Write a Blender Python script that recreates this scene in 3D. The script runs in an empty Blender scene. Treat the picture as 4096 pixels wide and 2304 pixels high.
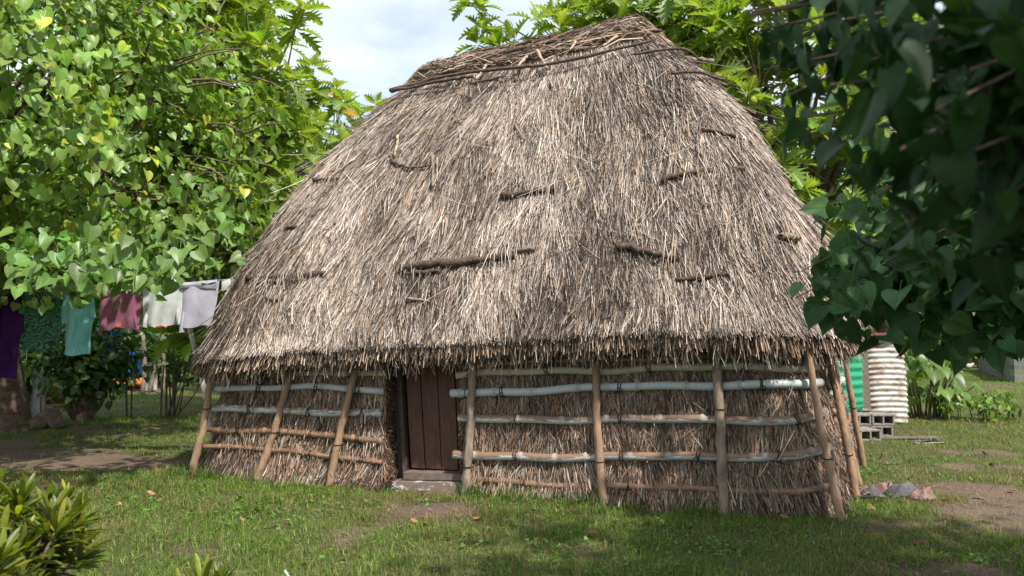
import bpy, math, random
import numpy as np
from mathutils import Vector
rng = np.random.default_rng(11)
random.seed(11)
SC = bpy.context.scene
COL = SC.collection
R = math.radians

# ------------------------------------------------------------------ camera, sky, sun, exposure
F_PX, HOR = 800.0, 335.0
PITCH = math.atan((HOR - 288) / F_PX)
CAM = np.array([0.0, 0.0, 1.7])
cam_d = bpy.data.cameras.new('camera')
cam = bpy.data.objects.new('camera', cam_d)
COL.objects.link(cam)
cam.location = CAM
cam.rotation_euler = (R(90) + PITCH, 0, 0)
cam_d.sensor_width = 36
cam_d.lens = F_PX / 1024 * 36
cam_d.clip_start = 0.05
cam_d.clip_end = 2000
cam_d.dof.use_dof = True
cam_d.dof.focus_distance = 9.0
cam_d.dof.aperture_fstop = 2.3
SC.camera = cam

SUN_AZ = (0.60, -0.80)
SUN_EL = 52
w = bpy.data.worlds.new('World')
SC.world = w
w.use_nodes = True
wn = w.node_tree
wn.nodes.clear()
def wN(t): return wn.nodes.new(t)
wo = wN('ShaderNodeOutputWorld'); bg = wN('ShaderNodeBackground')
sky = wN('ShaderNodeTexSky'); sky.sky_type = 'NISHITA'; sky.sun_disc = False
sky.sun_elevation = R(SUN_EL); sky.sun_rotation = math.atan2(SUN_AZ[0], SUN_AZ[1])
sky.air_density = 1.0; sky.dust_density = 2.5
tc = wN('ShaderNodeTexCoord'); mp = wN('ShaderNodeMapping'); mp.inputs['Scale'].default_value = (1, 1, 2.6)
mp.inputs['Location'].default_value = (0.35, 0.1, 0.22)
nz = wN('ShaderNodeTexNoise'); nz.inputs['Scale'].default_value = 3.2; nz.inputs['Detail'].default_value = 8; nz.inputs['Roughness'].default_value = 0.55
cr = wN('ShaderNodeValToRGB'); cr.color_ramp.elements[0].position = 0.36; cr.color_ramp.elements[1].position = 0.55; cr.color_ramp.elements[0].color = (0.40, 0.40, 0.40, 1)
mx = wN('ShaderNodeMix'); mx.data_type = 'RGBA'
mx.inputs['B'].default_value = (4.1, 4.5, 4.8, 1)
wn.links.new(tc.outputs['Generated'], mp.inputs['Vector']); wn.links.new(mp.outputs['Vector'], nz.inputs['Vector'])
wn.links.new(nz.outputs['Fac'], cr.inputs['Fac']); wn.links.new(cr.outputs['Color'], mx.inputs['Factor'])
wn.links.new(sky.outputs['Color'], mx.inputs['A']); wn.links.new(mx.outputs['Result'], bg.inputs['Color'])
bg.inputs['Strength'].default_value = 0.14
wn.links.new(bg.outputs['Background'], wo.inputs['Surface'])

sun_d = bpy.data.lights.new('sun', 'SUN'); sun_d.energy = 4.1; sun_d.angle = R(1.2); sun_d.color = (1.0, 0.94, 0.86)
sun = bpy.data.objects.new('sun', sun_d); COL.objects.link(sun)
ce, se = math.cos(R(SUN_EL)), math.sin(R(SUN_EL))
sun.rotation_euler = Vector((-SUN_AZ[0] * ce, -SUN_AZ[1] * ce, -se)).to_track_quat('-Z', 'Y').to_euler()
sun.location = (12, -16, 25)
SC.view_settings.view_transform = 'Standard'
SC.view_settings.look = 'None'
SC.view_settings.exposure = 0.82
SC.view_settings.gamma = 1
SC.view_settings.use_curve_mapping = False

# ------------------------------------------------------------------ helpers
def at(px, py, Y):
    """point at distance Y in front of the camera seen at picture position px, py (1024 x 576)"""
    u = 288 - py
    r = np.array([px - 512, F_PX * math.cos(PITCH) - u * math.sin(PITCH), F_PX * math.sin(PITCH) + u * math.cos(PITCH)])
    return CAM + r * (Y / r[1])
def proj(P):
    P = np.asarray(P) - CAM
    d = P[..., 1] * math.cos(PITCH) + P[..., 2] * math.sin(PITCH)
    u = -P[..., 1] * math.sin(PITCH) + P[..., 2] * math.cos(PITCH)
    d = np.where(d < 0.05, 0.05, d)
    return 512 + F_PX * P[..., 0] / d, 288 - F_PX * u / d
TAB = np.random.default_rng(5).random((32, 32, 32))
def vnoise(P):
    P = np.asarray(P, float)
    i = np.floor(P).astype(int); f = P - i; f = f * f * (3 - 2 * f)
    o = 0
    for a in (0, 1):
        for b in (0, 1):
            for c in (0, 1):
                wgt = (f[..., 0] if a else 1 - f[..., 0]) * (f[..., 1] if b else 1 - f[..., 1]) * (f[..., 2] if c else 1 - f[..., 2])
                o = o + wgt * TAB[(i[..., 0] + a) % 32, (i[..., 1] + b) % 32, (i[..., 2] + c) % 32]
    return o
def fbm(P, n=3):
    P = np.asarray(P, float); o = 0; s = 0.5; t = 0
    for k in range(n):
        o = o + s * vnoise(P * 2 ** k + 7.3 * k); t += s; s *= 0.5
    return o / t
def nrmz(v): return v / np.maximum(np.linalg.norm(v, axis=-1, keepdims=True), 1e-9)

class MB:
    def __init__(s): s.V = []; s.F = []; s.n = 0
    def add(s, V, F, tint=(1, 1, 1), mat=0, luv=None):
        V = np.asarray(V, float).reshape(-1, 3)
        s.V.append((V, np.zeros((len(V), 3)) if luv is None else np.asarray(luv, float)))
        for f in (F if isinstance(F, list) else [F]):
            f = np.asarray(f, int)
            if f.ndim == 1: f = f[None]
            t = np.asarray(tint, float)
            if t.ndim == 1 or len(t) != len(f): t = np.broadcast_to(t.reshape(-1, 3)[0], (len(f), 3))
            s.F.append((f + s.n, t, mat))
        s.n += len(V); return s
    def build(s, name, mats, parent=None, smooth=True, loc=None):
        me = bpy.data.meshes.new(name)
        V = np.concatenate([v for v, _ in s.V]); L = np.concatenate([l for _, l in s.V])
        lv = np.concatenate([f.ravel() for f, _, _ in s.F])
        tot = np.concatenate([np.full(len(f), f.shape[1]) for f, _, _ in s.F])
        tint = np.concatenate([t for _, t, _ in s.F]); mi = np.concatenate([np.full(len(f), m) for f, _, m in s.F])
        if loc is not None: V = V - np.asarray(loc)
        me.vertices.add(len(V)); me.vertices.foreach_set('co', V.astype(np.float32).ravel())
        me.loops.add(len(lv)); me.loops.foreach_set('vertex_index', lv.astype(np.int32))
        me.polygons.add(len(tot)); st = np.concatenate([[0], np.cumsum(tot)[:-1]])
        me.polygons.foreach_set('loop_start', st.astype(np.int32))
        me.polygons.foreach_set('material_index', mi.astype(np.int32))
        me.polygons.foreach_set('use_smooth', np.full(len(tot), smooth))
        me.update(calc_edges=True)
        a = me.attributes.new('tint', 'FLOAT_COLOR', 'FACE')
        a.data.foreach_set('color', np.concatenate([tint, np.ones((len(tint), 1))], 1).astype(np.float32).ravel())
        b = me.attributes.new('luv', 'FLOAT_VECTOR', 'POINT'); b.data.foreach_set('vector', L.astype(np.float32).ravel())
        for m in (mats if isinstance(mats, (list, tuple)) else [mats]): me.materials.append(m)
        o = bpy.data.objects.new(name, me); COL.objects.link(o)
        if parent is not None: o.parent = parent
        elif loc is not None: o.location = loc
        return o
def tag(o, label=None, cat=None, group=None, kind=None):
    for k, v in (('label', label), ('category', cat), ('group', group), ('kind', kind)):
        if v: o[k] = v
    return o
def thing(name, label, cat, loc=(0, 0, 0), rz=0, group=None):
    o = bpy.data.objects.new(name, None); COL.objects.link(o); o.location = loc; o.rotation_euler = (0, 0, rz)
    o.empty_display_size = 0.2
    return tag(o, label, cat, group)

def inst(tpl, M, T, mb, tint, mat=0):
    """copies of a small template (V, F, luv) into one mesh: M (k,3,3) columns = axes, T (k,3), tint (k,3)"""
    V, F, L = tpl; k = len(T)
    if k == 0: return
    VV = np.einsum('kij,nj->kni', M, V) + T[:, None]
    for f in F:
        FF = (f[None] + (np.arange(k) * len(V))[:, None, None]).reshape(-1, f.shape[1])
        mb.F.append((FF + mb.n, np.repeat(tint, len(f), 0), mat))
    mb.V.append((VV.reshape(-1, 3), np.tile(L, (k, 1)))); mb.n += k * len(V)
def frames(y, n):
    """rotation with +Y along y and +Z near n"""
    y = nrmz(y); x = nrmz(np.cross(y, n)); z = np.cross(x, y)
    return np.stack([x, y, z], -1)
def tube(P, rad, sides=8, cap=True, ell=1.0):
    P = np.asarray(P, float); n = len(P); rad = np.broadcast_to(np.asarray(rad, float), (n,))
    T = np.gradient(P, axis=0); T = nrmz(T)
    ref = np.array([0, 0, 1.0]) if abs(T[:, 2]).max() < 0.95 else np.array([0.3, 1.0, 0.1])
    X = nrmz(np.cross(T, ref)); Y = np.cross(X, T)
    a = np.arange(sides) / sides * 2 * math.pi
    V = P[:, None] + rad[:, None, None] * (np.cos(a)[None, :, None] * X[:, None] * ell + np.sin(a)[None, :, None] * Y[:, None])
    i = np.arange(n - 1)[:, None]; j = np.arange(sides)[None]
    F = np.stack(np.broadcast_arrays(i * sides + j, i * sides + (j + 1) % sides, (i + 1) * sides + (j + 1) % sides, (i + 1) * sides + j), -1).reshape(-1, 4)
    Fs = [F]
    if cap: Fs += [np.arange(sides)[::-1][None], (np.arange(sides) + (n - 1) * sides)[None]]
    return V.reshape(-1, 3), Fs
def spline(pts, n):
    pts = np.asarray(pts, float); k = len(pts)
    if k == 2: return pts[0] + (pts[1] - pts[0]) * np.linspace(0, 1, n)[:, None]
    t = np.linspace(0, k - 1, n); i = np.clip(t.astype(int), 0, k - 2); f = (t - i)[:, None]
    q = np.concatenate([[2 * pts[0] - pts[1]], pts, [2 * pts[-1] - pts[-2]]])
    a, b, c, d = q[i], q[i + 1], q[i + 2], q[i + 3]
    return 0.5 * (2 * b + (c - a) * f + (2 * a - 5 * b + 4 * c - d) * f ** 2 + (3 * b - a - 3 * c + d) * f ** 3)
def box(c, s, rz=0, bev=0.004):
    """a box with slightly rounded edges as (V, F)"""
    c = np.asarray(c, float); h = np.asarray(s, float) / 2; bev = min(bev, h.min() * 0.6)
    V = []; idx = {}
    for sx in (-1, 1):
        for sy in (-1, 1):
            for sz in (-1, 1):
                S = np.array([sx, sy, sz])
                for ax in range(3):
                    v = S * h; d = S * bev; d[ax] = 0; idx[(sx, sy, sz, ax)] = len(V); V.append(v - d)
    F4 = []; F3 = []
    for ax in range(3):
        u, v_ = [(1, 2), (2, 0), (0, 1)][ax]
        for sg in (-1, 1):
            q = []
            for (p, r) in ((-1, -1), (1, -1), (1, 1), (-1, 1)):
                S = [0, 0, 0]; S[ax] = sg; S[u] = p; S[v_] = r; q.append(idx[(*S, ax)])
            F4.append(q if sg > 0 else q[::-1])
        for p in (-1, 1):
            for r in (-1, 1):
                S1 = [0, 0, 0]; S2 = [0, 0, 0]; S1[u] = p; S1[v_] = r; S1[ax] = -1; S2[u] = p; S2[v_] = r; S2[ax] = 1
                q = [idx[(*S1, u)], idx[(*S2, u)], idx[(*S2, v_)], idx[(*S1, v_)]]
                F4.append(q if p * r > 0 else q[::-1])
    for sx in (-1, 1):
        for sy in (-1, 1):
            for sz in (-1, 1):
                q = [idx[(sx, sy, sz, a)] for a in range(3)]; F3.append(q if sx * sy * sz > 0 else q[::-1])
    V = np.array(V); cz, sz_ = math.cos(rz), math.sin(rz)
    V = np.stack([V[:, 0] * cz - V[:, 1] * sz_, V[:, 0] * sz_ + V[:, 1] * cz, V[:, 2]], 1) + c
    return V, [np.array(F4), np.array(F3)]
def grid(P):
    """faces for a (n, m, 3) grid of points"""
    n, m = P.shape[:2]; i = np.arange(n - 1)[:, None]; j = np.arange(m - 1)[None]
    F = np.stack(np.broadcast_arrays(i * m + j, i * m + j + 1, (i + 1) * m + j + 1, (i + 1) * m + j), -1).reshape(-1, 4)
    return P.reshape(-1, 3), F
def ribbons(C, side, wid, mb, tint, mat=0, taper=0.5):
    """C (k,m,3) centre lines, side (k,3), wid (k,)"""
    k, m = C.shape[:2]
    tp = np.linspace(1, taper, m)[None, :, None]
    o = side[:, None] * wid[:, None, None] * 0.5 * tp
    V = np.stack([C - o, C + o], 2).reshape(k, m * 2, 3)
    f = np.array([[2 * i, 2 * i + 1, 2 * i + 3, 2 * i + 2] for i in range(m - 1)])
    F = (f[None] + (np.arange(k) * m * 2)[:, None, None]).reshape(-1, 4)
    mb.F.append((F + mb.n, np.repeat(tint, m - 1, 0), mat)); mb.V.append((V.reshape(-1, 3), np.zeros((k * m * 2, 3)))); mb.n += k * m * 2
def vary(base, n, val=0.2, hue=0.08):
    base = np.asarray(base, float)
    t = base[None] * np.exp(rng.normal(0, val, (n, 1))) * np.exp(rng.normal(0, hue, (n, 3)))
    return np.clip(t, 0.003, 0.9)

# ------------------------------------------------------------------ materials
def mat(name, base=(0.5, 0.5, 0.5), rough=0.8, attr=False, noise=None, base2=None, bump=None, spec=0.3, trans=None, stretch=(1, 1, 1), metal=0.0, ramp=(0.4, 0.6), veins=None):
    m = bpy.data.materials.new(name); m.use_nodes = True; nt = m.node_tree; nt.nodes.clear()
    N = nt.nodes.new; L = nt.links.new
    out = N('ShaderNodeOutputMaterial'); p = N('ShaderNodeBsdfPrincipled')
    p.inputs['Roughness'].default_value = rough; p.inputs['Specular IOR Level'].default_value = spec; p.inputs['Metallic'].default_value = metal
    col = None
    if attr:
        a = N('ShaderNodeAttribute'); a.attribute_name = 'tint'; col = a.outputs['Color']
        if base != (0.5, 0.5, 0.5):
            mm = N('ShaderNodeMix'); mm.data_type = 'RGBA'; mm.blend_type = 'MULTIPLY'; mm.inputs['Factor'].default_value = 1
            L(col, mm.inputs['A']); mm.inputs['B'].default_value = (*base, 1); col = mm.outputs['Result']
    tcn = N('ShaderNodeTexCoord'); mpn = N('ShaderNodeMapping'); mpn.inputs['Scale'].default_value = stretch
    L(tcn.outputs['Object'], mpn.inputs['Vector'])
    if noise:
        n1 = N('ShaderNodeTexNoise'); n1.inputs['Scale'].default_value = noise; n1.inputs['Detail'].default_value = 6; n1.inputs['Roughness'].default_value = 0.65
        L(mpn.outputs['Vector'], n1.inputs['Vector'])
        rp = N('ShaderNodeMapRange'); rp.inputs['From Min'].default_value = ramp[0]; rp.inputs['From Max'].default_value = ramp[1]
        L(n1.outputs['Fac'], rp.inputs['Value'])
        mm = N('ShaderNodeMix'); mm.data_type = 'RGBA'; L(rp.outputs['Result'], mm.inputs['Factor'])
        b2 = base2 or tuple(c * 0.55 for c in base)
        if col is not None:
            m2 = N('ShaderNodeMix'); m2.data_type = 'RGBA'; m2.blend_type = 'MULTIPLY'; m2.inputs['Factor'].default_value = 1
            L(col, m2.inputs['A']); m2.inputs['B'].default_value = (*(base2 or (0.6, 0.6, 0.6)), 1)
            L(col, mm.inputs['A']); L(m2.outputs['Result'], mm.inputs['B'])
        else:
            mm.inputs['A'].default_value = (*base, 1); mm.inputs['B'].default_value = (*b2, 1)
        col = mm.outputs['Result']
    if veins:
        uvn = N('ShaderNodeAttribute'); uvn.attribute_name = 'luv'; sp = N('ShaderNodeSeparateXYZ'); L(uvn.outputs['Vector'], sp.inputs[0])
        ab = N('ShaderNodeMath'); ab.operation = 'ABSOLUTE'; L(sp.outputs['X'], ab.inputs[0])
        mid = N('ShaderNodeMapRange'); mid.inputs['From Min'].default_value = 0.012; mid.inputs['From Max'].default_value = 0.03; mid.inputs['To Min'].default_value = 1; mid.inputs['To Max'].default_value = 0
        L(ab.outputs[0], mid.inputs['Value'])
        s1 = N('ShaderNodeMath'); s1.operation = 'MULTIPLY'; s1.inputs[1].default_value = 0.9; L(ab.outputs[0], s1.inputs[0])
        s2 = N('ShaderNodeMath'); s2.operation = 'SUBTRACT'; L(sp.outputs['Y'], s2.inputs[0]); L(s1.outputs[0], s2.inputs[1])
        s3 = N('ShaderNodeMath'); s3.operation = 'PINGPONG'; s3.inputs[1].default_value = 0.08; L(s2.outputs[0], s3.inputs[0])
        s4 = N('ShaderNodeMapRange'); s4.inputs['From Min'].default_value = 0.004; s4.inputs['From Max'].default_value = 0.014; s4.inputs['To Min'].default_value = 0.6; s4.inputs['To Max'].default_value = 0
        L(s3.outputs[0], s4.inputs['Value'])
        mxx = N('ShaderNodeMath'); mxx.operation = 'MAXIMUM'; L(mid.outputs['Result'], mxx.inputs[0]); L(s4.outputs['Result'], mxx.inputs[1])
        mm = N('ShaderNodeMix'); mm.data_type = 'RGBA'; mm.inputs['B'].default_value = (*veins, 1); L(mxx.outputs[0], mm.inputs['Factor'])
        if col is not None: L(col, mm.inputs['A'])
        else: mm.inputs['A'].default_value = (*base, 1)
        col = mm.outputs['Result']
    if col is not None: L(col, p.inputs['Base Color'])
    else: p.inputs['Base Color'].default_value = (*base, 1)
    if bump:
        bn = N('ShaderNodeTexNoise'); bn.inputs['Scale'].default_value = bump[0]; bn.inputs['Detail'].default_value = 5; L(mpn.outputs['Vector'], bn.inputs['Vector'])
        b = N('ShaderNodeBump'); b.inputs['Strength'].default_value = bump[1]; b.inputs['Distance'].default_value = bump[2] if len(bump) > 2 else 0.02
        L(bn.outputs['Fac'], b.inputs['Height']); L(b.outputs['Normal'], p.inputs['Normal'])
    sh = p.outputs['BSDF']
    if trans:
        t = N('ShaderNodeBsdfTranslucent'); ms = N('ShaderNodeMixShader'); ms.inputs['Fac'].default_value = trans[0]
        tm = N('ShaderNodeMix'); tm.data_type = 'RGBA'; tm.blend_type = 'MULTIPLY'; tm.inputs['Factor'].default_value = 1
        tm.inputs['B'].default_value = (*trans[1], 1)
        if col is not None: L(col, tm.inputs['A'])
        else: tm.inputs['A'].default_value = (*base, 1)
        L(tm.outputs['Result'], t.inputs['Color']); L(p.outputs['BSDF'], ms.inputs[1]); L(t.outputs['BSDF'], ms.inputs[2]); sh = ms.outputs['Shader']
    L(sh, out.inputs['Surface'])
    return m
def paint_mat(name, paint, wood, edge, top_wear, scale=5.0):
    """bamboo with old paint; the paint is worn off first along the upper side"""
    m = bpy.data.materials.new(name); m.use_nodes = True; nt = m.node_tree; N = nt.nodes.new; L = nt.links.new
    p = nt.nodes['Principled BSDF']; p.inputs['Roughness'].default_value = 0.55
    tcn = N('ShaderNodeTexCoord'); mpn = N('ShaderNodeMapping'); mpn.inputs['Scale'].default_value = (1, 1, 4); L(tcn.outputs['Object'], mpn.inputs['Vector'])
    n1 = N('ShaderNodeTexNoise'); n1.inputs['Scale'].default_value = scale; n1.inputs['Detail'].default_value = 8; n1.inputs['Roughness'].default_value = 0.7; L(mpn.outputs['Vector'], n1.inputs['Vector'])
    a = N('ShaderNodeAttribute'); a.attribute_name = 'luv'; sp = N('ShaderNodeSeparateXYZ'); L(a.outputs['Vector'], sp.inputs[0])
    mq = N('ShaderNodeMapping'); mq.inputs['Scale'].default_value = (0.5, 4, 4); L(tcn.outputs['Object'], mq.inputs['Vector'])
    n3 = N('ShaderNodeTexNoise'); n3.inputs['Scale'].default_value = 16; n3.inputs['Detail'].default_value = 6; n3.inputs['Roughness'].default_value = 0.75; L(mq.outputs['Vector'], n3.inputs['Vector'])
    av = N('ShaderNodeMix'); av.data_type = 'FLOAT'; av.inputs['Factor'].default_value = 0.42; L(n1.outputs['Fac'], av.inputs['A']); L(n3.outputs['Fac'], av.inputs['B'])
    mu = N('ShaderNodeMath'); mu.operation = 'MULTIPLY_ADD'; mu.inputs[1].default_value = top_wear; L(sp.outputs['Z'], mu.inputs[0]); L(av.outputs['Result'], mu.inputs[2])
    rp = N('ShaderNodeMapRange'); rp.inputs['From Min'].default_value = edge; rp.inputs['From Max'].default_value = edge + 0.03; L(mu.outputs[0], rp.inputs['Value'])
    n2 = N('ShaderNodeTexNoise'); n2.inputs['Scale'].default_value = 22; n2.inputs['Detail'].default_value = 5; L(mpn.outputs['Vector'], n2.inputs['Vector'])
    c1 = N('ShaderNodeMix'); c1.data_type = 'RGBA'; c1.inputs['A'].default_value = (*wood, 1); c1.inputs['B'].default_value = (*[c * 0.5 for c in wood], 1); L(n2.outputs['Fac'], c1.inputs['Factor'])
    c2 = N('ShaderNodeMix'); c2.data_type = 'RGBA'; c2.inputs['A'].default_value = (*paint, 1); c2.inputs['B'].default_value = (*[c * 0.72 for c in paint], 1); L(n2.outputs['Fac'], c2.inputs['Factor'])
    mm = N('ShaderNodeMix'); mm.data_type = 'RGBA'; L(rp.outputs['Result'], mm.inputs['Factor']); L(c2.outputs['Result'], mm.inputs['A']); L(c1.outputs['Result'], mm.inputs['B'])
    m3 = N('ShaderNodeMix'); m3.data_type = 'RGBA'; L(sp.outputs['X'], m3.inputs['Factor']); L(mm.outputs['Result'], m3.inputs['A']); m3.inputs['B'].default_value = (*[0.5 * (a_ + b_) * 0.9 for a_, b_ in zip(paint, wood)], 1)
    L(m3.outputs['Result'], p.inputs['Base Color'])
    b = N('ShaderNodeBump'); b.inputs['Strength'].default_value = 0.3; b.inputs['Distance'].default_value = 0.01; L(n1.outputs['Fac'], b.inputs['Height']); L(b.outputs['Normal'], p.inputs['Normal'])
    return m
M = {}
M['straw'] = mat('straw', rough=0.8, attr=True, noise=14, base2=(0.62, 0.6, 0.58), ramp=(0.45, 0.7), spec=0.25)
M['thatch_core'] = mat('thatch_core', (0.12, 0.092, 0.073), 0.95, noise=30, base2=(0.05, 0.037, 0.03), bump=(60, 0.9, 0.05), stretch=(1, 1, 0.35), spec=0.1)
M['wall_core'] = mat('wall_core', (0.095, 0.062, 0.042), 0.95, noise=35, base2=(0.05, 0.036, 0.026), bump=(70, 0.9, 0.04), stretch=(1, 1, 0.25), spec=0.1)
M['dark_stick'] = mat('dark_stick', (0.085, 0.06, 0.047), 0.85, noise=26, base2=(0.25, 0.2, 0.16), ramp=(0.52, 0.75), bump=(40, 0.8, 0.02))
M['pale_stick'] = mat('pale_stick', (0.46, 0.36, 0.27), 0.75, noise=18, base2=(0.26, 0.19, 0.13), bump=(40, 0.5, 0.01))
M['post'] = mat('post', (0.36, 0.225, 0.14), 0.75, noise=9, base2=(0.19, 0.135, 0.10), ramp=(0.35, 0.68), bump=(30, 0.7, 0.015), stretch=(2, 2, 0.5))
M['post_grey'] = mat('post_grey', (0.29, 0.225, 0.17), 0.8, noise=9, base2=(0.13, 0.1, 0.08), ramp=(0.4, 0.65), bump=(30, 0.7, 0.015), stretch=(2, 2, 0.5))
M['bamboo_cream'] = paint_mat('bamboo_cream', (0.50, 0.45, 0.32), (0.32, 0.24, 0.15), 0.62, 0.06)
M['bamboo_white'] = paint_mat('bamboo_white', (0.52, 0.565, 0.575), (0.2, 0.14, 0.1), 0.59, 0.03)
M['bamboo_worn'] = paint_mat('bamboo_worn', (0.52, 0.565, 0.575), (0.28, 0.175, 0.115), 0.47, 0.22)
M['bamboo_patchy'] = paint_mat('bamboo_patchy', (0.52, 0.565, 0.575), (0.30, 0.20, 0.14), 0.51, 0.13)
M['bamboo_bare'] = paint_mat('bamboo_bare', (0.31, 0.18, 0.11), (0.22, 0.135, 0.085), 0.5, 0.1)
M['lash'] = mat('lash', (0.035, 0.025, 0.02), 0.9)
M['door'] = mat('door', (0.125, 0.056, 0.040), 0.6, noise=7, base2=(0.07, 0.033, 0.025), ramp=(0.35, 0.65), bump=(40, 0.35, 0.01), stretch=(6, 6, 0.6))
M['frame'] = mat('frame', (0.055, 0.04, 0.032), 0.8, noise=12, base2=(0.17, 0.145, 0.13), ramp=(0.58, 0.72), bump=(30, 0.5, 0.01), stretch=(3, 3, 0.6))
M['sill'] = mat('sill', (0.17, 0.125, 0.1), 0.8, noise=5, base2=(0.5, 0.49, 0.48), ramp=(0.53, 0.62), bump=(30, 0.5, 0.01), stretch=(1, 1, 2.5))
M['grey_wood'] = mat('grey_wood', (0.19, 0.15, 0.12), 0.85, noise=10, base2=(0.11, 0.085, 0.07), bump=(30, 0.5, 0.01), stretch=(1, 4, 4))
M['bark'] = mat('bark', (0.19, 0.135, 0.10), 0.9, noise=6, base2=(0.10, 0.07, 0.055), bump=(14, 0.8, 0.03), stretch=(1, 1, 2))
M['bark_pale'] = mat('bark_pale', (0.27, 0.22, 0.17), 0.85, noise=7, base2=(0.16, 0.12, 0.09), bump=(14, 0.6, 0.02))
LEAF = dict(rough=0.42, attr=True, noise=18, base2=(0.75, 0.8, 0.75), spec=0.45)
M['heart_leaf'] = mat('heart_leaf', trans=(0.34, (1.7, 1.7, 0.7)), veins=(0.15, 0.24, 0.075), **LEAF)
M['shade_leaf'] = mat('shade_leaf', trans=(0.22, (1.5, 1.7, 0.7)), veins=(0.03, 0.06, 0.026), rough=0.45, attr=True, noise=18, base2=(0.7, 0.75, 0.7), spec=0.22)
M['lobed_leaf'] = mat('lobed_leaf', trans=(0.40, (2.0, 1.9, 0.6)), veins=(0.30, 0.34, 0.07), **LEAF)
M['leaf'] = mat('leaf', trans=(0.36, (1.7, 1.7, 0.6)), **LEAF)
M['grass'] = mat('grass', rough=0.6, attr=True, spec=0.25, trans=(0.30, (1.4, 1.5, 0.7)))

# ------------------------------------------------------------------ ground
U = np.array([0.9517, -0.3070, 0]); NB = np.array([0.3070, 0.9517, 0]); HO = np.array([0.35, 11.15, 0.0])
HUT_RZ = math.atan2(U[1], U[0])
def to_local(P):
    D = np.asarray(P) - HO
    return np.stack([D @ U, D @ NB, D[..., 2]], -1)
def to_world(L):
    L = np.asarray(L, float)
    return HO + L[..., :1] * U + L[..., 1:2] * NB + L[..., 2:] * np.array([0, 0, 1.0])
def ground_h(x, y):
    P = np.stack([x * 0.5, y * 0.5, 0 * x], -1)
    h = -0.05 + (fbm(P, 3) - 0.5) * 0.12 + (fbm(P * 5 + 3, 2) - 0.5) * 0.035
    far = np.clip((np.hypot(x, y) - 40) / 60, 0, 1)
    return h * (1 - far) - 0.05 * far
def soil(x, y):
    """0 = lawn, 1 = bare earth"""
    def g(cx, cy, rx, ry, a=0): 
        c, s = math.cos(a), math.sin(a); dx, dy = x - cx, y - cy
        return np.exp(-(((dx * c + dy * s) / rx) ** 2 + ((-dx * s + dy * c) / ry) ** 2))
    m = 1.7 * g(-6.6, 11.3, 2.6, 1.0, -0.12) + 1.0 * g(-8, 13.2, 3.0, 1.0) + 0.95 * g(-0.75, 8.35, 0.8, 0.35, -0.3) + 0.85 * g(5.3, 8.4, 1.5, 2.1, 0.3)
    m = m + 1.1 * g(-5, 26, 9, 3) + 0.2 * g(3.2, 6.2, 1.6, 0.7) + 0.5 * g(6.3, 12.4, 1.2, 0.8)
    m = m + 0.42 * g(5.2, 8.4, 3.4, 3.2)
    P = np.stack([x * 1.5, y * 1.5, 0 * x], -1)
    n = fbm(P, 5)
    return np.clip(m * 0.62 + (n - 0.5) * 2.3 - 0.02, 0, 1)
def axis(lo, hi, step, out, gr=1.3):
    a = list(np.arange(lo, hi + 1e-6, step)); s = step
    while a[-1] < out: s *= gr; a.append(a[-1] + s)
    s = step
    while a[0] > -out: s *= gr; a.insert(0, a[0] - s)
    return np.array(a)
gx = axis(-13, 12, 0.125, 500); gy = axis(3, 24, 0.125, 500)
X, Y = np.meshgrid(gx, gy)
G = np.stack([X, Y, ground_h(X, Y)], -1)
gm = MB(); V_, F_ = grid(G)
fx, fy = V_[F_].mean(1)[:, 0], V_[F_].mean(1)[:, 1]
s_ = soil(fx, fy)[:, None]
n_ = fbm(np.stack([fx * 3, fy * 3, 0 * fx], -1), 3)[:, None]
lawn_c = np.array([0.10, 0.10, 0.045]) * (0.7 + 0.7 * n_)
earth_c = np.array([0.17, 0.125, 0.095]) * (0.75 + 0.5 * n_)
k_ = np.clip((s_ - 0.3) / 0.35, 0, 1)
dist_ = np.clip((np.hypot(fx, fy) - 16) / 14, 0, 1)[:, None]
lawn_c = lawn_c * (1 - dist_) + np.array([0.10, 0.135, 0.035]) * dist_
gm.add(V_, F_, lawn_c * (1 - k_) + earth_c * k_)
M['ground'] = mat('ground', rough=0.95, attr=True, noise=38, base2=(0.55, 0.55, 0.5), bump=(55, 0.8, 0.03), spec=0.1)
tag(gm.build('ground', M['ground']), kind='structure')

# ------------------------------------------------------------------ the hut
hut = thing('thatched_hut', 'big grass hut with steep thatched roof, bamboo rails and small brown door', 'hut', HO, HUT_RZ)
def rrect(a, b, r, p, skew=0.13):
    """point on a rounded rectangle, p in [0,8): even = straight sides, odd = corners; 0 = front"""
    a, b, r, p = np.broadcast_arrays(np.asarray(a, float), b, r, np.mod(p, 8.0))
    r = np.minimum(r, np.minimum(a, b) * 0.98)
    k = np.floor(p).astype(int); f = p - k
    ax, bx = a - r, b - r
    cx = np.choose(k, [0 * a, ax, a, ax, 0 * a, -ax, -a, -ax]); cy = np.choose(k, [-b, -bx, 0 * b, bx, b, bx, 0 * b, -bx])
    L = 2 * f - 1
    sx = np.choose(k, [L * ax, 0 * a, 0 * a, 0 * a, -L * ax, 0 * a, 0 * a, 0 * a]); sy = np.choose(k, [0 * a, 0 * a, L * bx, 0 * a, 0 * a, 0 * a, -L * bx, 0 * a])
    th = np.choose(k, [0 * a, -math.pi / 2 + f * math.pi / 2, 0 * a, f * math.pi / 2, 0 * a, math.pi / 2 + f * math.pi / 2, 0 * a, math.pi + f * math.pi / 2])
    odd = (k % 2) == 1
    X_ = cx + sx + np.where(odd, np.cos(th) * r, 0); Y_ = cy + sy + np.where(odd, np.sin(th) * r, 0)
    return X_ + skew * np.clip(Y_ + 1.9, 0, 5) * np.clip((X_ - 1.8) / 2, 0, 1), Y_   # the side wall splays out towards the back
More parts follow.
